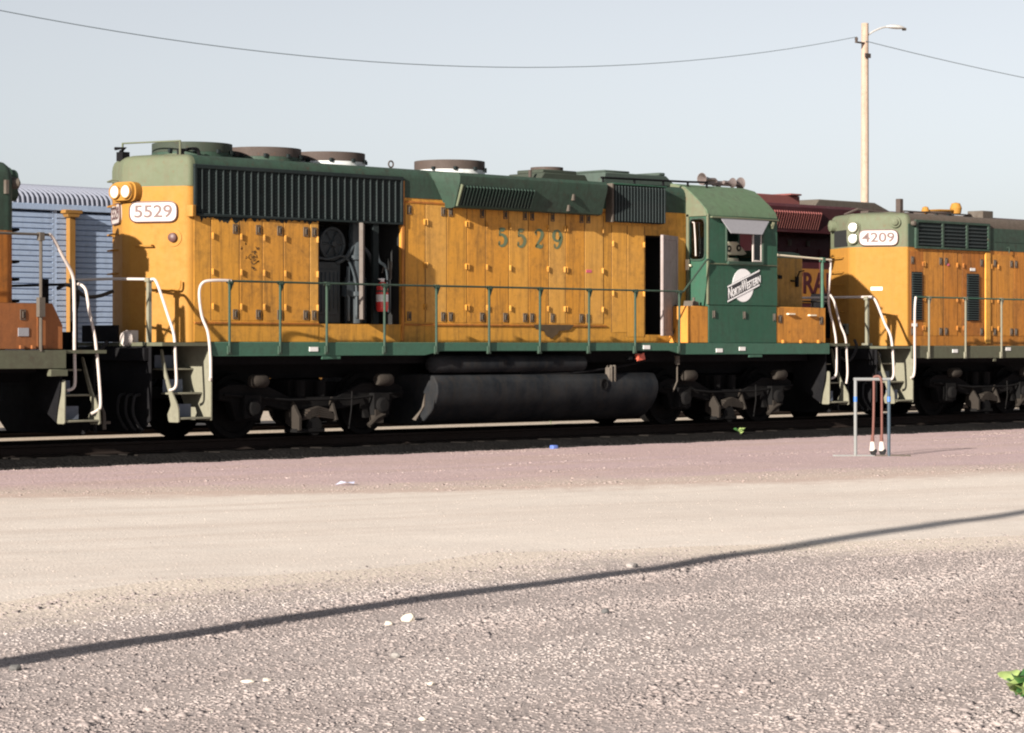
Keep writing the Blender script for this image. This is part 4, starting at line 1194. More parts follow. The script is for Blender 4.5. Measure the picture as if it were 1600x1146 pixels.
b = MB(); b.box(14.1, XE, -HW - .014, -HW, 3.98, 4.0); b.tube([(14.75, -1.02, 3.86), (14.8, -1.06, 3.88), (14.8, -1.06, 3.75)], .012, 6)
part('roof_seam', b, GRN, L2, smooth=0)
# roof equipment
fan(L2, 13.3, 0, 4.47, .50, .14, FANM, GALV); fan(L2, 15.0, .1, 4.47, .5, .12, FANM, GEND)
b = MB(); b.box(12.15, 12.27, -.1, .02, 4.45, 4.86)
part('exhaust_pipe', b, FANM, L2, .01, seg=1)
b = MB()
b.lathe((13.9, -.3, 4.60), [(.0, .24), (.09, .22), (.13, .12), (.11, .0), (.0, -.02)], 'z', 14)
b.lathe((12.85, -.25, 4.55), [(.0, .17), (.06, .15), (.09, .06), (.0, .0)], 'z', 12); b.tube([(12.85, -.25, 4.62), (13.2, -.35, 4.64), (13.9, -.3, 4.66)], .03, 6)
part('roof_cap', b, YEND, L2)
b = MB(); b.box(14.55, 14.95, -.55, -.15, 4.46, 4.68)
part('roof_vent', b, DUSTY, L2, .01, seg=1)
b = MB(); b.box(11.3, 11.5, .1, .3, 4.46, 4.58); b.tube([(11.0, .5, 4.5), (11.2, .3, 4.62), (11.6, .2, 4.58), (12.0, .1, 4.56)], .025, 6); b.tube([(11.5, -.62, 4.47), (11.6, -.6, 4.56), (14.0, -.62, 4.56), (14.1, -.62, 4.47)], .018, 6)
part('roof_pipe', b, FANM, L2)
# sill, deck, rails, steps
b = MB(); P = [(10.55, 1.745), (10.55, 1.50), (10.98, 1.50), (11.0, 1.49), (XE, 1.49), (XE, 1.745)]
b.prism(P, 'y', -1.56, -1.52); b.prism(P, 'y', 1.52, 1.56); b.box(13.48, 13.58, -1.55, -1.52, 1.42, 1.49)
part('side_sill', b, SILLOLD, L2, .006, seg=1)
b = MB(); b.box(9.75, XE, -1.519, 1.519, 1.69, 1.74)
part('walkway_deck', b, SILLOLD, L2, smooth=0)
b = MB(); b.box(9.9, XE, -.55, .55, 1.2, 1.685); b.box(10.8, XE, -1.1, 1.1, 1.4, 1.68)
part('underframe', b, BLACK, L2, smooth=0)
b = MB(); b.box(-.09, .09, -.012, .002, -.035, .035)
rep('sill_sticker', b, STICK, L2, [(14.0, -1.56, 1.68), (12.05, -1.56, 1.64)], 0)
stanchions(L2, (11.10, 12.40, 13.72, 15.05), -1.585, 1.52, 2.735, STEP)
b = MB(); b.tube([(10.62, -1.60, 2.74), (14, -1.60, 2.735), (XE, -1.60, 2.74)], .019, 6)
part('handrail', b, SILL, L2)
b = MB(); b.tube(spline([(10.62, -1.6, 2.745), (10.60, -1.59, 2.5), (10.60, -1.585, 1.9), (10.60, -1.585, 1.35), (10.57, -1.58, 1.14), (10.50, -1.56, 1.10)], 5), .024, 8)
part('grab_rail', b, WHT, L2)
b = MB(); b.tube(spline([(9.92, .95, 2.74), (9.92, -.85, 2.74), (9.93, -.97, 2.73), (9.96, -1.08, 2.66), (10.0, -1.28, 2.2), (10.0, -1.44, 1.9), (10.0, -1.5, 1.3), (9.97, -1.5, 1.1), (9.95, -1.42, 1.06)], 5), .025, 8)
part('end_rail', b, WHT, L2)
b = MB(); b.box(-.03, .03, -.03, .03, 0, 1.0); b.box(-.05, .05, -.05, .05, .96, 1.03)
rep('end_post', b, STEP, L2, [(9.92, -.9, 1.72), (9.92, .95, 1.72)])
b = MB(); b.box(9.86, 9.95, -1.02, -.8, 1.62, 1.80); b.tube([(9.9, -1.0, 1.7), (9.86, -1.1, 1.62), (9.86, -1.1, 1.5)], .03, 6)
part('cable_receptacle', b, STEP, L2, .01, seg=1)
b = MB(); b.tube(spline([(9.9, -.6, 1.86), (9.7, -.8, 1.7), (9.45, -.8, 1.45), (9.2, -.7, 1.55), (8.75, -.5, 1.9)]), .03, 7)
part('jumper_cable', b, RUBBER, L2)
b = MB(); b.tube(spline([(9.9, .3, 1.86), (9.6, .2, 1.4), (9.2, .2, 1.4), (8.7, .3, 1.9)]), .03, 7)
part('jumper_cable', b, RUBBER, L2)
end_steps(L2, 10.60, -1, 1.74, STEP)
pilot(L2, 9.80, -1, 1.69); coupler(L2, 9.78, -1)
make_truck(L2, 13.69)

# ================================================================ leading locomotive, cut by the left edge
L0X = -18.3
L0 = thing('locomotive', 'dingy green and orange locomotive, only its end and steps visible at the left edge', 'locomotive', (L0X, 0, 0))
HX = -10.84; P0_ = .45; XE = -25.0
b = MB(); b.loft([[(p[0], p[1], z) for p in hood_plan(HX, XE, HW, P0_, 1, 0, .12)] for z in (1.70, 3.42)])
part('hood', b, YOLD[1], L0)
b = MB(); hood_roof(b, HX, XE, HW, P0_, 1, 3.42, 4.45, .30)
part('hood_roof', b, GRN, L0, smooth=40)
b = MB(); b.box(XE, -12.0, -.6, .6, 4.4, 4.52)
part('roof_hatch', b, FANM, L0, .02)
headlight(L0, (HX + P0_ + .0, 0, 4.15), (1, 0), ((0, .12), (0, -.12)), .17, .27, GRN, .22)
A, d, n, FL = facet_frame(HX, HW, P0_, 1, True)
b = MB(); C = A + d * .85 + Vector((0, 0, 4.12)); b.tube([tuple(C), tuple(C + n * .1), tuple(C + n * .13)], [.09, .085, .02], 12)
part('class_light', b, DUSTY, L0)
for z in (3.45, 2.98, 2.72, 2.40):
    b = MB(); q0 = A + d * .72 + Vector((0, 0, z)); q1 = A + d * .3 + Vector((0, 0, z))
    b.tube(grab_iron(q0, q1, n * .12), .022, 6); part('grab_iron', b, BLACK, L0)
b = MB(); b.box(-11.00, -10.95, -1.06, -1.0, 3.95, 4.15)
part('side_marker', b, DUSTY, L0, smooth=0)
b = MB(); b.prism([(XE, 1.69), (-10.32, 1.69), (-10.32, 2.04), (-10.50, 2.36), (XE, 2.36)], 'y', -1.50, -1.01)
bb = part('equipment_box', b, ORANGE, L0, .008, seg=1)
b = MB(); b.box(-.012, .012, -.01, 0, -.32, .32)
rep('box_seam', b, ORANGE, bb, [(-10.76, -1.50, 2.02)], 0)
rep('latch', LATCH, DUSTY, bb, [(-11.02, -1.50, 2.19)], 0)
b = MB(); b.box(-.03, .03, -.04, .02, 0, .05)
rep('box_hinge', b, ORANGE, bb, [(-11.05, -1.5, 1.70), (-10.85, -1.5, 1.70), (-10.66, -1.5, 1.70)], 0)
b = MB(); b.box(-11.10, -10.92, -1.512, -1.499, 1.88, 2.0)
part('faded_sticker', b, AWN, bb, smooth=0)
b = MB(); P = [(XE, 1.685), (XE, 1.41), (-10.30, 1.41), (-10.30, 1.685)]
b.prism(P, 'y', -1.56, -1.52); b.prism(P, 'y', 1.52, 1.56); b.box(-10.60, -10.30, -1.60, -1.50, 1.30, 1.40)
part('side_sill', b, SILLOLD, L0, .006, seg=1)
b = MB(); b.box(XE, -9.55, -1.519, 1.519, 1.63, 1.68)
part('walkway_deck', b, SILLOLD, L0, smooth=0)
b = MB(); b.box(XE, -9.7, -.55, .55, 1.2, 1.62); b.box(XE, -10.5, -1.1, 1.1, 1.35, 1.62)
part('underframe', b, BLACK, L0, smooth=0)
b = MB(); b.tube([(XE, -1.55, 3.36), (-10.60, -1.55, 3.35)], .022, 6)
part('handrail', b, DUSTY, L0)
b = MB(); b.tube([(0, 0, 0), (0, 0, 1.70)], .024, 6); b.box(-.04, .04, -.04, .04, 1.60, 1.72); b.box(-.05, .05, -.04, .04, .5, .78)
rep('stanchion', b, DUSTY, L0, [(-10.74, -1.55, 1.66), (-12.2, -1.55, 1.66)])
b = MB(); b.tube(spline([(-10.60, -1.55, 3.35), (-10.53, -1.54, 3.32), (-10.32, -1.50, 3.05), (-10.12, -1.46, 2.78), (-10.09, -1.46, 2.5), (-10.09, -1.47, 1.6), (-10.09, -1.48, 1.22), (-10.13, -1.48, 1.12), (-10.24, -1.48, 1.09)], 5), .024, 8)
part('grab_rail', b, WHT, L0)
b = MB(); b.tube(spline([(-9.72, -1.05, 2.66), (-9.72, -1.14, 2.64), (-9.70, -1.22, 2.55), (-9.70, -1.30, 2.25), (-9.68, -1.40, 1.9), (-9.68, -1.44, 1.72), (-9.67, -1.48, 1.4), (-9.66, -1.52, .9), (-9.69, -1.50, .80), (-9.78, -1.45, .74)], 5), .022, 8)
part('grab_rail', b, WHT, L0)
b = MB(); b.tube(spline([(-9.72, -1.05, 2.66), (-9.73, -.5, 2.66), (-9.73, .9, 2.66)]), .022, 6)
b.box(-9.77, -9.69, -1.0, -.92, 1.6, 2.72); b.box(-9.77, -9.69, .88, .96, 1.6, 2.72); b.box(-9.78, -9.68, -.25, -.18, 1.6, 2.75); b.box(-9.78, -9.70, -.9, -.2, 1.62, 1.95)
b.tube(spline([(-9.74, -.96, 2.7), (-9.70, -1.02, 2.5), (-9.70, -.98, 2.3), (-9.74, -.9, 2.15)]), .025, 6)
b.tube(spline([(-9.9, .55, 2.66), (-9.95, .62, 2.7), (-9.95, .68, 2.5), (-9.93, .66, 2.2)]), .03, 6)
part('end_rail', b, BLACK, L0)
b = MB()
b.tube(spline([(-9.7, -.5, 2.6), (-9.5, -.5, 2.66), (-9.2, -.5, 2.5), (-8.9, -.45, 2.5), (-8.6, -.4, 2.58)]), .03, 7)
part('jumper_cable', b, RUBBER, L0)
b = MB(); b.tube(spline([(-9.7, -.3, 1.8), (-9.4, -.35, 1.5), (-9.1, -.35, 1.45), (-8.7, -.4, 1.8)]), .035, 7)
part('jumper_cable', b, RUBBER, L0)
b = MB(); b.tube(spline([(-9.7, .4, 1.8), (-9.4, .35, 1.4), (-9.1, .35, 1.35), (-8.7, .4, 1.8)]), .035, 7)
part('jumper_cable', b, RUBBER, L0)
end_steps(L0, -10.30, 1, 1.68, STEP)
pilot(L0, -9.58, 1, 1.62); coupler(L0, -9.55, 1)
make_truck(L0, -13.1)
b = MB(); b.tube([(-9.5, -1.4, .5), (-9.48, -1.35, .75), (-9.50, -1.2, 1.0)], .03, 6); b.box(-9.52, -9.35, -1.35, -1.1, .58, .62)
part('uncoupling_lever', b, DUSTY, L0)

# ================================================================ maroon locomotive on the second track
L3 = thing('locomotive', 'maroon locomotive with yellow lettered stripe, behind the cab of 5529', 'locomotive', (15.0, 4.0, 0))
y0, y1 = 3.0, 5.0; X0, X1 = 9.3, 24.0
b = MB(); b.box(X0, X1, y0, y1, 1.75, 4.55)
part('hood', b, MAROON, L3, smooth=0)
b = MB(); P = round_poly([(y0, 4.55), (y0, 4.80), (y0 + .25, 4.88), (y1 - .25, 4.88), (y1, 4.80), (y1, 4.55)], [0, .08, .1, .1, .08, 0], 3)
b.prism(P, 'x', X0, X1)
part('hood_roof', b, MAROON, L3)
b = MB(); b.prism([(y0 + .06, 4.86), (y0 - .45, 4.84), (y0 - .50, 4.78), (y0 - .40, 4.22), (y0 - .001, 4.55)], 'x', 10.2, 14.6)
bl = part('brake_blister', b, MAROON, L3, .01)
b = MB(); b.prism([(y0 - .495, 4.66), (y0 - .40, 4.30), (y0 - .38, 4.30), (y0 - .47, 4.66)], 'x', 10.9, 12.85)
g_ = part('blister_grille', b, SOOT, L3, smooth=0)
b = MB(); b.prism([(-.015, .19), (-.055, .155), (.065, -.20), (.09, -.19)], 'x', -.012, .012)
rep('blister_slat', b, MRED, g_, [(11.0 + i * .085, y0 - .49, 4.50) for i in range(22)], 0)
b = MB(); b.box(11.2, 13.2, 3.4, 4.6, 4.86, 5.10); b.box(12.75, 13.15, 3.3, 4.7, 5.10, 5.14)
part('fan_housing', b, MRED, L3, .02)
b = MB(); b.prism([(13.7, 4.86), (13.9, 5.06), (16.0, 5.06), (16.6, 4.88)], 'y', 3.4, 4.6)
part('roof_hatch', b, DUSTY, L3, .02)
b = MB(); b.box(X0 + .2, X1 - .2, y0 - .012, y0 + .01, 2.70, 3.46)
st_ = part('yellow_stripe', b, MYEL, L3, smooth=0)
me = text_mesh('CENTRAL', .62, MAROON, 'stripe_letters', 'LEFT', .003, .012)
xs_ = [v.co.x for v in me.vertices]; k = 2.85 / (max(xs_) - min(xs_))
for v in me.vertices: v.co.x = (v.co.x - min(xs_)) * k
place_text(me, 'stripe_letters', (11.06, y0 - .016, 3.12), (1, 0, 0), (0, 0, 1), L3, 1, 1.05)
b = MB(); b.box(-.02, .02, -.03, 0, -.9, .9)
rep('hood_door_edge', b, MAROON, L3, [(12.6 + i * .8, y0, 3.0) for i in range(6)], 0)
b = MB(); b.box(-.04, .04, -.05, 0, -.06, .06)
rep('latch', b, DUSTY, L3, [(12.3, y0, 4.02), (12.95, y0, 4.02), (13.2, y0, 4.45)], 0)
b = MB(); b.box(X0 - .8, X1 + .8, 2.46, 5.54, 1.50, 1.76)
part('side_sill', b, BLACK, L3, smooth=0)
b = MB(); b.box(X0 - .8, X1, 2.44, 2.459, 1.76, 1.92)
part('sill_edge', b, MYEL, L3, smooth=0)
b = MB(); b.tube([(X0, 2.5, 2.72), (X1, 2.5, 2.72)], .022, 6)
part('handrail', b, DUSTY, L3)
b = MB(); b.tube([(0, 0, 0), (0, 0, 1.0)], .024, 6)
rep('stanchion', b, DUSTY, L3, [(X0 + .5 + i * 1.35, 2.5, 1.74) for i in range(9)])
b = MB(); b.box(13.0, 13.5, 2.55, 2.95, 1.8, 2.9)
part('sand_box', b, BLACK, L3, .02)
b = MB(); b.box(X0, X1, 3.4, 4.6, .8, 1.49)
part('underframe', b, BLACK, L3, smooth=0)
for cx in (11.5, 20.5):
    b = MB(); b.box(cx - 2.4, cx + 2.4, 2.9, 3.05, .6, 1.15); b.box(cx - 2.4, cx + 2.4, 4.95, 5.1, .6, 1.15)
    tr = part('truck', b, TRUCKM, L3, .03)
    wb = MB(); wb.lathe((0, 0, 0), [(.1, -.05), (.508, -.07), (.52, .05), (.54, .07), (.1, .05)], 'y', 28)
    rep('wheel', wb, TRUCKM, tr, [(cx + d_, 4.0 + s * .7525, .58) for d_ in (-1.7, 0, 1.7) for s in (-1, 1)])

# ================================================================ pale blue rack car on the far track
AC = thing('rack_car', 'pale blue ribbed rail car with corrugated silver roof, between the two locomotives at left', 'rail car', (-7.0, 9.45, 0))
X0, X1 = -19.0, 4.0; Y0 = 8.0; Y1 = 10.9; YC = 9.45
b = MB()
nx = int((X1 - X0) / .019); arc = [(Y0 - .03, 4.42)] + [(YC - 1.48 * math.cos(t), 4.45 + .41 * math.sin(t) ** .8) for t in (R(10), R(22), R(36), R(52), R(70), R(90), R(110), R(130), R(150), R(170))] + [(Y1 + .03, 4.42)]
v = []; f = []
for i in range(nx + 1):
    x = X0 + (X1 - X0) * i / nx
    k = .021 * math.sin(2 * math.pi * x / .114)
    for j, (y, z) in enumerate(arc):
        v.append((x, y + (k if j < 3 else 0) * -.7, z + k))
m_ = len(arc)
for i in range(nx):
    for j in range(m_ - 1):
        a0 = i * m_ + j; f.append((a0, a0 + m_, a0 + m_ + 1, a0 + 1))
b.add(v, f)
part('corrugated_roof', b, CARROOF, AC, smooth=60)
for yy in (Y0, Y1):
    b = MB(); b.box(X0, X1, yy - .05, yy + .05, 4.31, 4.43)
    part('roof_rail', b, CARB, AC, .01)
npan = 9; pw = (X1 - X0 - .2) / npan
for i in range(npan):
    b = MB(); xa = X0 + .1 + i * pw + .03; xb = xa + pw - .06
    z = 1.15
    prof = [(Y0 + .04, z)]
    while z < 4.22:
        prof += [(Y0 + .012, z + .004), (Y0 - .012, z + .014), (Y0 - .012, z + .086), (Y0 + .012, z + .096)]
        z += .104
    prof += [(Y0 + .09, 4.29), (Y0 + .09, 1.15)]
    b.prism(prof, 'x', xa, xb)
    part('side_panel', b, CARB, AC, smooth=0)
b = MB(); b.box(-.05, .05, -.06, .06, 1.1, 4.31)
rep('rack_post', b, CARB, AC, [(X0 + .1 + i * pw, Y0 + .05, 0) for i in range(npan + 1)], 0)
b = MB(); px_ = -3.38; b.box(px_ - .07, px_ + .07, Y0 - .14, Y0 - .02, .9, 4.26); b.box(px_ - .20, px_ + .20, Y0 - .19, Y0 - .02, 4.26, 4.33); b.prism([(px_ - .12, 4.19), (px_ + .12, 4.19), (px_ + .16, 4.26), (px_ - .16, 4.26)], 'y', Y0 - .18, Y0 - .02)
part('yellow_post', b, CARY, AC, .008, seg=1)
b = MB(); b.box(X0, X1, Y0 - .0, Y1, .9, 1.12); b.box(X0 + .2, X1 - .2, YC - .4, YC + .4, .55, .9)
part('flat_car_deck', b, CARY, AC, .01)
b = MB(); b.box(X0 + .1, X1 - .1, Y0 + .4, Y1 - .1, 1.13, 4.30)
part('rack_interior', b, CARB, AC, smooth=0)
for cx in (X0 + 2.2, X1 - 2.2):
    b = MB(); b.box(cx - 1.2, cx + 1.2, YC - 1.0, YC - .85, .4, .75); b.box(cx - 1.2, cx + 1.2, YC + .85, YC + 1.0, .4, .75); b.box(cx - .25, cx + .25, YC - .85, YC + .85, .4, .7)
    tr = part('truck', b, TRUCKM, AC, .02)
    wb = MB(); wb.lathe((0, 0, 0), [(.1, -.05), (.40, -.06), (.42, .05), (.44, .07), (.1, .05)], 'y', 24)
    rep('wheel', wb, TRUCKM, tr, [(cx + d_, YC + s * .7525, .52) for d_ in (-.85, .85) for s in (-1, 1)])

# ================================================================ poles and wires
def pole(name, label, x, y, h, r0, r1, lean=(0, 0)):
    t = thing(name, label, 'utility pole', (x, y, 0), None)
    b = MB(); n_ = 14; P = []; rr = []
    for i in range(n_ + 1):
        k = i / n_
        P.append((x + lean[0] * k + .012 * mnoise.noise(Vector((k * 5, x, 0))), y + lean[1] * k, -.3 + (h + .3) * k)); rr.append(r0 + (r1 - r0) * k)
    b.tube(P, rr, 16)
    part('shaft', b, WOOD, t)
    return t
UX, UY = 24.45, 10.0
UP = pole('utility_pole', 'pale weathered wooden utility pole with street lamp, behind the trains', UX, UY, 10.55, .125, .098)
b = MB(); b.tube(spline([(UX + .05, UY - .05, 10.22), (UX + .25, UY - .10, 10.34), (UX + .55, UY - .16, 10.46), (UX + .75, UY - .2, 10.50)]), .025, 8)
part('lamp_arm', b, ALU, UP)
b = MB()
dl = Vector((.93, -.36, -.02)).normalized(); s_ = Vector((-dl.y, dl.x, 0)); C = Vector((UX + .72, UY - .2, 10.50)); rings = []
for t, wd, ht in ((0, .03, .03), (.07, .07, .055), (.20, .10, .08), (.36, .115, .08), (.50, .085, .055), (.57, .03, .03)):
    rings.append([tuple(C + dl * t + s_ * (wd * math.cos(k * math.pi / 6)) + Vector((0, 0, ht * math.sin(k * math.pi / 6) * (1 if math.sin(k * math.pi / 6) > 0 else .5)))) for k in range(12)])
b.loft(rings); part('lamp_head', b, ALU, UP)
b = MB(); q = C + dl * .52; b.cyl(tuple(q + Vector((0, 0, -.03))), tuple(q + dl * .1 + Vector((0, 0, -.02))), .04, 8)
part('photocell', b, DUSTY, UP)
b = MB(); b.box(UX - .45, UX - .08, UY - .06, UY + .0, 9.98, 10.02); b.lathe((UX - .42, UY - .03, 10.08), [(.03, -.06), (.045, -.02), (.045, .03), (.02, .06)], 'z', 10)
part('insulator_bracket', b, FANM, UP)
b = MB(); b.box(UX - .13, UX + .10, UY - .13, UY - .09, 9.60, 9.72)
part('pole_clamp', b, FANM, UP)
pole('utility_pole', 'wooden pole just outside the left edge, known by its long shadow across the gravel', -32.15, -22.4, 10.0, .165, .135)
def wire(name, p0, p1, sag, label, r=.011):
    b = MB(); P = []
    for i in range(41):
        k = i / 40
        P.append((p0[0] + (p1[0] - p0[0]) * k, p0[1] + (p1[1] - p0[1]) * k, p0[2] + (p1[2] - p0[2]) * k - sag * 4 * k * (1 - k)))
    b.tube(P, r, 6)
    o = part(name, b, WIRE); tag(o, label, 'cable', 'overhead wires')
wire('overhead_wire', (-15.5, UY, 9.9), (UX - .42, UY - .03, 10.14), 1.98, 'thin sagging wire from the wooden pole towards the upper left')
wire('overhead_wire', (UX - .1, UY - .1, 10.05), (64, UY, 10.3), .75, 'thin wire leaving the wooden pole towards the right edge')

# ================================================================ hose stand, hose, extinguisher
PA, PB = Vector((.35, -7.80)), Vector((.73, -8.17)); dv = (PB - PA).normalized()
zg = gh(.5, -8.0)
HS = thing('hose_stand', 'grey pipe frame standing on the pink stone with a hose over its bar', 'stand', (.54, -7.98, zg))
for k, (p, m_, tp) in enumerate(((PA, FRAMEG, BLUET), (PB, FRAMEB, BLUET))):
    b = MB(); b.tube([(p.x, p.y, zg - .02), (p.x, p.y, zg + 1.21)], .026, 8)
    pp = part('post', b, m_, HS)
    b = MB(); b.tube([(p.x, p.y, zg + .86), (p.x, p.y, zg + .94)], .0285, 8); part('tape_band', b, tp, pp)
b = MB(); a_ = PA - dv * .03; c_ = PB + dv * .03; b.tube([(a_.x, a_.y, zg + 1.215), (c_.x, c_.y, zg + 1.215)], .026, 8)
part('top_bar', b, FRAMEG, HS)
b = MB(); a_ = PA - dv * .34; c_ = PA + dv * .29; b.prism([(a_.x, a_.y - .025), (c_.x, c_.y - .025), (c_.x, c_.y + .025), (a_.x, a_.y + .025)], 'z', zg - .015, zg + .022)
part('foot', b, FRAMEG, HS)
b = MB(); a_ = PB - dv * .20; c_ = PB + dv * .33; b.prism([(a_.x, a_.y - .025), (c_.x, c_.y - .025), (c_.x, c_.y + .025), (a_.x, a_.y + .025)], 'z', zg - .015, zg + .022)
part('foot', b, DUSTY, HS)
h0 = PA + dv * .27; h1 = PA + dv * .39
b = MB()
b.tube(spline([(h0.x, h0.y - .01, zg + .32), (h0.x + .005, h0.y - .02, zg + .7), (h0.x + .01, h0.y - .02, zg + 1.12), (h0.x + .02, h0.y - .01, zg + 1.235), ((h0.x + h1.x) / 2, (h0.y + h1.y) / 2 - .0, zg + 1.262), (h1.x - .02, h1.y - .01, zg + 1.25), (h1.x, h1.y - .03, zg + 1.15), (h1.x + .005, h1.y - .03, zg + .75), (h1.x + .02, h1.y - .02, zg + .30)], 6), .020, 8)
ho = thing('hose', 'red brown hose draped over the pipe stand with two white nozzles', 'hose', (h0.x, h0.y, zg))
part('hose_line', b, HOSE, ho)
for (p, lx) in ((h0, 0.0), (Vector((h1.x + .02, h1.y - .01)), .01)):
    b = MB(); z = zg + .32
    b.tube([(p.x, p.y, z + .02), (p.x + lx, p.y, z - .10)], [.024, .03], 10); c1 = part('collar', b, HOSE, ho)
    b = MB(); b.tube([(p.x + lx, p.y, z - .09), (p.x + lx + .002, p.y, z - .14), (p.x + lx + .012, p.y, z - .23)], [.032, .042, .056], 10); part('nozzle_sleeve', b, WHT, ho)
    b = MB(); b.tube([(p.x + lx + .005, p.y, z - .22), (p.x + lx + .03, p.y - .01, z - .265), (p.x + lx + .05, p.y - .012, z - .275)], [.056, .06, .03], 10); part('nozzle', b, RUBBER, ho)
fx, fy, fz = -3.68, -1.15, 2.33
FE = thing('fire_extinguisher', 'red fire extinguisher hanging in the open hood doorway of 5529', 'fire extinguisher', (fx, fy, fz))
b = MB(); b.lathe((fx, fy, fz), [(.0, -.02), (.085, -.02), (.097, .01), (.10, .05), (.10, .36), (.09, .42), (.05, .46), (.03, .47)], 'z', 20)
part('cylinder', b, REDX, FE)
b = MB(); b.lathe((fx, fy, fz), [(.03, .46), (.035, .47), (.035, .52), (.02, .53)], 'z', 12); b.box(fx - .08, fx + .05, fy - .02, fy + .02, fz + .50, fz + .525)
part('valve_handle', b, STICK, FE, .004, seg=1)
b = MB(); b.lathe((fx, fy, fz), [(.1015, .14), (.1015, .26)], 'z', 20)
o = part('label_band', b, STICK, FE)
b = MB(); b.tube(spline([(fx + .03, fy - .03, fz + .5), (fx + .11, fy - .04, fz + .44), (fx + .10, fy - .03, fz + .2), (fx + .09, fy - .02, fz + .06)]), .014, 6)
part('discharge_hose', b, RUBBER, FE)
b = MB(); b.lathe((fx, fy, fz), [(.101, .30), (.106, .30), (.106, .33), (.101, .33)], 'z', 20); b.box(fx - .02, fx + .02, fy + .08, -1.0, fz + .29, fz + .34)
part('mounting_strap', b, DUSTY, FE)

# ================================================================ stones, litter, weeds
def stone_mesh(seed, s, flat=.6):
    r_ = random.Random(seed)
    bm = bmesh.new(); bmesh.ops.create_icosphere(bm, subdivisions=2, radius=1)
    o_ = Vector((r_.random() * 50, r_.random() * 50, 0))
    for v in bm.verts:
        k = 1 + .38 * mnoise.noise(v.co * .9 + o_) + .15 * mnoise.noise(v.co * 2.4 + o_)
        v.co = Vector((v.co.x * k * s[0], v.co.y * k * s[1], v.co.z * k * s[2]))
    me = bpy.data.meshes.new('stone'); bm.to_mesh(me); bm.free()
    return me
STW = ground_mat('pale_stone', (.56, .50, .44), (.50, .45, .40), (.52, .46, .38), 60, 60, (1, 1, 1), .15, bumpd=.004)
STD = ground_mat('dark_stone', (.10, .10, .105), (.13, .125, .12), (.08, .08, .08), 60, 60, (1, 1, 1), .2, bumpd=.004)
STG = ground_mat('grey_stone', (.27, .25, .245), (.32, .29, .28), (.22, .21, .2), 60, 60, (1, 1, 1), .2, bumpd=.004)
def stone(px_, size, mat, label, seed):
    x, y = px_
    me = stone_mesh(seed, size); me.materials.append(mat)
    o = link('stone', me, None, (x, y, gh(x, y) + size[2] * .45)); o.rotation_euler = (0, 0, seed)
    tag(o, label, 'stone', 'loose stones on the gravel')
stone((-21.52, -20.77), (.055, .045, .035), STW, 'largest cream stone on the gravel just below the pole shadow', 1)
stone((-21.75, -20.84), (.030, .028, .016), STW, 'small cream stone beside the largest cream stone', 2)
stone((-20.25, -21.28), (.028, .026, .022), STD, 'black stone on the gravel right of the largest cream stone', 3)
stone((-22.84, -22.07), (.030, .030, .022), STG, 'dark grey stone on the gravel below the largest cream stone', 4)
stone((-24.04, -22.25), (.042, .035, .012), STW, 'flat pale stone, left one of the close pair in the lower left gravel', 5)
stone((-23.94, -22.28), (.026, .024, .012), STW, 'flat pale stone, right one of the close pair in the lower left gravel', 6)
stone((-23.50, -23.05), (.024, .020, .012), STW, 'small pale stone alone near the bottom middle of the gravel', 7)
stone((-24.33, -23.86), (.022, .018, .010), STW, 'small pale stone closest to the bottom edge of the picture', 8)
stone((-24.64, -21.04), (.035, .035, .024), STD, 'dark clod at the far left just below the pole shadow', 9)
stone((-17.36, -18.92), (.06, .05, .03), STG, 'grey clod lying inside the pole shadow near the middle', 10)

def leaf_mesh(mb, base, d, up, ln, wd):
    d = d.normalized(); s = d.cross(up).normalized(); u = s.cross(d)
    P = []
    for t, w_, z in ((0, .05, 0), (.25, .8, .06), (.5, 1, .09), (.75, .7, .06), (1, .02, -.04)):
        c = base + d * (ln * t) + u * (ln * z)
        P += [c - s * (wd * w_ / 2) + u * (wd * .12 * w_), c, c + s * (wd * w_ / 2) + u * (wd * .12 * w_)]
    f = []
    for i in range(4):
        for j in range(2):
            a0 = i * 3 + j
            f.append((a0, a0 + 1, a0 + 4, a0 + 3))
    mb.add([tuple(p) for p in P], f)
def leafmat(name, c):
    q = NT(name)
    n1 = q.noise(q.co(), 14, 4, .6)
    q.col(q.mix(q.ramp(n1, .35, .7), c, tuple(v * .6 for v in c))); q.rough(.45)
    q.b.inputs['Subsurface Weight'].default_value = 0
    q.b.inputs['Transmission Weight'].default_value = 0
    return q.m
LEAF = leafmat('broad_leaf', (.045, .13, .035)); LEAF2 = leafmat('pale_leaf', (.26, .34, .12)); STEM = plain('green_stem', (.09, .14, .04))
def weed(base, h, nl, ln, label, seed, cat='plant', group=None, name='weed'):
    r_ = random.Random(seed)
    t = thing(name, label, cat, base, group)
    B = Vector(base); b = MB(); tips = []
    for k in range(max(2, nl // 4)):
        a_ = r_.uniform(0, 6.28); rr = h * r_.uniform(.3, .75)
        tip = B + Vector((rr * math.cos(a_), rr * math.sin(a_), h * r_.uniform(.55, 1)))
        mid = B + Vector((rr * .3 * math.cos(a_), rr * .3 * math.sin(a_), h * .55))
        path = spline([tuple(B), tuple(mid), tuple(tip)], 4); b.tube(path, .004, 5); tips.append(path)
    part('stem', b, STEM, t)
    for k in range(nl):
        path = tips[k % len(tips)]; q = Vector(path[r_.randint(len(path) // 3, len(path) - 1)])
        a_ = r_.uniform(0, 6.28)
        m_ = MB(); leaf_mesh(m_, q, Vector((math.cos(a_), math.sin(a_), r_.uniform(-.5, .9))), Vector((r_.uniform(-.5, .3), r_.uniform(-.7, .2), 1)), ln * r_.uniform(.6, 1.0), ln * r_.uniform(.7, 1.0))
        part('leaf', m_, LEAF2 if r_.random() < .4 else LEAF, t)
    return t
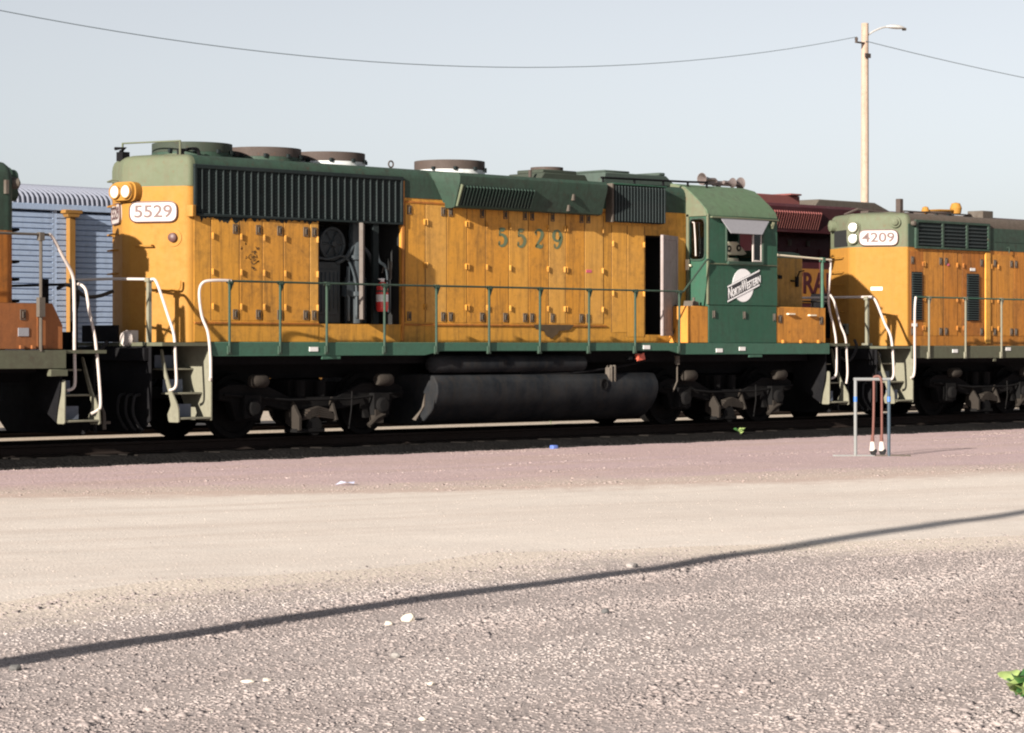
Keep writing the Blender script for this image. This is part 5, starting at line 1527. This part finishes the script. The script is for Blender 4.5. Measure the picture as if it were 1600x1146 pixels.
weed((-22.24, -25.80, gh(-22.24, -25.80)), .17, 60, .12, 'leafy green plant poking in at the bottom right corner', 5, name='broadleaf_plant')
weed((9.0, 7.1, 0), .22, 14, .16, 'small green weed on the sunlit ground seen under the fuel tank', 8)
weed((5.1, -1.55, .05), .16, 10, .10, 'tiny green weed at the dark edge of the near track, below the cab', 9)

b = MB(); x, y = -.85, -2.35; b.prism(round_poly([(x - .06, y - .05), (x + .07, y - .06), (x + .08, y + .05), (x - .04, y + .06)], .03, 3), 'z', gh(x, y) - .01, gh(x, y) + .06)
BLU = plain('blue_plastic', (.10, .16, .45), .4); tag(part('crumpled_cup', b, BLU, None, .015), 'small crumpled blue cup at the dark edge of the near track', 'litter')
b = MB(); x, y = -10.88, -8.29; z = gh(x, y) + .01
b.add([(x - .12, y + .06, z), (x - .02, y - .05, z + .03), (x + .07, y - .08, z + .01), (x + .14, y - .02, z + .035), (x + .05, y + .08, z + .02), (x - .03, y + .05, z + .045)], [(0, 1, 5), (1, 2, 5), (2, 3, 4), (2, 4, 5)])
PAP = plain('pale_paper', (.42, .44, .58), .7); tag(part('paper_scrap', b, PAP, None, 0, 0), 'pale blue paper scrap on the edge of the pink stone', 'litter')

# crushed stone: thousands of small faceted pieces, denser and larger in ragged rows
def scatter(name, n, region, smin, smax, palette, mat_rough=.9, clump=0.0, thresh=None):
    pts = []
    x0, x1, y0, y1 = region
    ca, sa = math.cos(R(44.5)), math.sin(R(44.5))
    tries = 0
    X = rng.uniform(x0, x1, n * 9); Y = rng.uniform(y0, y1, n * 9)
    D = (X - CAM[0]) * ca + (Y - CAM[1]) * sa; L = (X - CAM[0]) * sa - (Y - CAM[1]) * ca
    ok = (D > 10.2) & (np.abs(L) < D * .215 + .6)
    X, Y = X[ok], Y[ok]
    out = []
    for x, y in zip(X, Y):
        if thresh is not None and not thresh(x, y): continue
        out.append((x, y, gh(x, y)))
        if len(out) >= n: break
    C = np.array(out); n = len(C)
    if n == 0: return
    base = np.array([(1, 0, 0), (-1, 0, 0), (0, 1, 0), (0, -1, 0), (0, 0, 1), (0, 0, -1), (.62, .62, .55), (-.6, -.62, .5)], float)
    tri = np.array([(0, 2, 6), (2, 4, 6), (4, 0, 6), (2, 1, 4), (1, 3, 7), (3, 4, 7), (4, 1, 7), (3, 0, 4), (2, 0, 5), (1, 2, 5), (3, 1, 5), (0, 3, 5)])
    s = smin * (smax / smin) ** (rng.random(n) ** 2.2)
    V = base[None] * (1 + rng.uniform(-.35, .35, (n, 8, 3)))
    V *= (s[:, None] * np.stack([rng.uniform(.8, 1.3, n), rng.uniform(.7, 1.1, n), rng.uniform(.22, .46, n)], 1))[:, None, :]
    t = rng.uniform(0, 6.28, n); c_, s_ = np.cos(t), np.sin(t)
    Xr = V[:, :, 0] * c_[:, None] - V[:, :, 1] * s_[:, None]; Yr = V[:, :, 0] * s_[:, None] + V[:, :, 1] * c_[:, None]
    V = np.stack([Xr, Yr, V[:, :, 2]], 2)
    tl = rng.uniform(-.5, .5, n); V[:, :, 2] += V[:, :, 0] * tl[:, None]
    V += C[:, None, :]; V[:, :, 2] -= (s * .04)[:, None]
    F_ = (tri[None] + (np.arange(n) * 8)[:, None, None]).reshape(-1, 3)
    me = bpy.data.meshes.new(name)
    me.vertices.add(n * 8); me.vertices.foreach_set('co', V.reshape(-1))
    me.loops.add(len(F_) * 3); me.loops.foreach_set('vertex_index', F_.reshape(-1).astype(np.int32))
    me.polygons.add(len(F_)); me.polygons.foreach_set('loop_start', np.arange(len(F_), dtype=np.int32) * 3)
    me.polygons.foreach_set('loop_total', np.full(len(F_), 3, np.int32))
    at = me.attributes.new('tone', 'FLOAT', 'POINT'); tone = rng.random(n) * .62 + .19
    if name.startswith('gravel'):
        tone += np.array([.75 * mnoise.noise(Vector(((x * .981 + y * .19) * .25, (-x * .19 + y * .981) * 1.1, 14))) for x, y, _ in C])
    tone += (rng.random(n) < .03) * .4
    at.data.foreach_set('value', np.repeat(np.clip(tone, 0, 1), 8).astype(np.float32))
    me.update(calc_edges=True); me.validate()
    q = NT(name + '_stone')
    a_ = q.n('ShaderNodeAttribute'); a_.attribute_name = 'tone'
    r_ = q.n('ShaderNodeValToRGB'); cr = r_.color_ramp
    while len(cr.elements) < len(palette): cr.elements.new(.5)
    for i, c in enumerate(palette): cr.elements[i].position = i / (len(palette) - 1); cr.elements[i].color = (*c, 1)
    q.l(a_.outputs['Fac'], r_.inputs[0])
    nn = q.noise(q.co((1, 1, 1), True), 70, 2, .6)
    q.col(q.mix(q.math('MULTIPLY', q.ramp(nn, .4, .7), .25), r_.outputs[0], palette[len(palette) // 2])); q.rough(mat_rough)
    q.b.inputs['Specular IOR Level'].default_value = .2
    me.materials.append(q.m)
    o = link(name, me); o['kind'] = 'stuff'
    o['label'] = {'apron_grit': 'dark grit in ragged lines on the pink stone strip', 'gravel_clods': 'rows of coarser grey clods in the gravel', 'gravel': 'grey crushed gravel in the foreground', 'road_grit': 'scattered grit on the cream road', 'apron_stone': 'pink crushed stone along the track', 'track_stone': 'oily black track ballast'}[name]
    return o
PG = [(.21, .178, .174), (.245, .21, .205), (.27, .232, .226), (.295, .254, .247), (.315, .273, .265), (.335, .294, .285), (.355, .314, .304), (.41, .37, .36)]
def rows(x, y):
    v = mnoise.noise(Vector(((x * .981 + y * .19) * .35, (-x * .19 + y * .981) * 1.5, 4)))
    return random.random() < .62 + .55 * v
scatter('gravel', 105000, (-30, -8, -29, -17), .0055, .019, PG, thresh=lambda x, y: random.random() < (edge_road(x) + .3 - y) / 2.3 and rows(x, y))
scatter('gravel_clods', 5200, (-30, -8, -29, -17), .014, .042, PG[:5], thresh=lambda x, y: y < edge_road(x) - .2 and mnoise.noise(Vector(((x * .981 + y * .19) * .35, (-x * .19 + y * .981) * 1.5, 4))) > .18 + .2 * random.random())
scatter('road_grit', 8000, (-27, 12, -24, -4), .005, .013, [(.28, .24, .215), (.36, .315, .285), (.42, .375, .345), (.24, .20, .18)], thresh=lambda x, y: edge_road(x) - .2 < y < edge_pink(x) + .4 and random.random() < .25 + .6 * max(0, mnoise.noise(Vector((x * .4, y * 1.2, 8)))) + (.5 if abs(y - edge_road(x)) < .9 or abs(y - edge_pink(x)) < .5 else 0))
scatter('apron_grit', 9000, (-20, 22, -16, -1.9), .010, .030, [(.16, .12, .11), (.24, .19, .175), (.32, .26, .25), (.40, .34, .32)], thresh=lambda x, y: (abs(y - edge_pink(x) - .4) < .9 and random.random() < .25 + .7 * mnoise.noise(Vector((x * .35, y * 1.5, 21)))) or (y < -2 and y > edge_pink(x) and mnoise.noise(Vector((x * .22, y * 1.6, 31))) > .34 + .15 * random.random()))
scatter('apron_stone', 7000, (-18, 22, -16, -1.9), .007, .016, [(.22, .155, .155), (.28, .20, .20), (.33, .25, .25), (.25, .17, .15), (.38, .30, .295)], thresh=lambda x, y: edge_pink(x) - .3 < y < -2.0)
scatter('track_stone', 14000, (-14, 22, -2.7, -.9), .025, .055, [(.008, .008, .008), (.012, .011, .011), (.017, .016, .015)], thresh=lambda x, y: y > -2.15 - .35 * mnoise.noise(Vector((x * 1.3, 1, 1))))
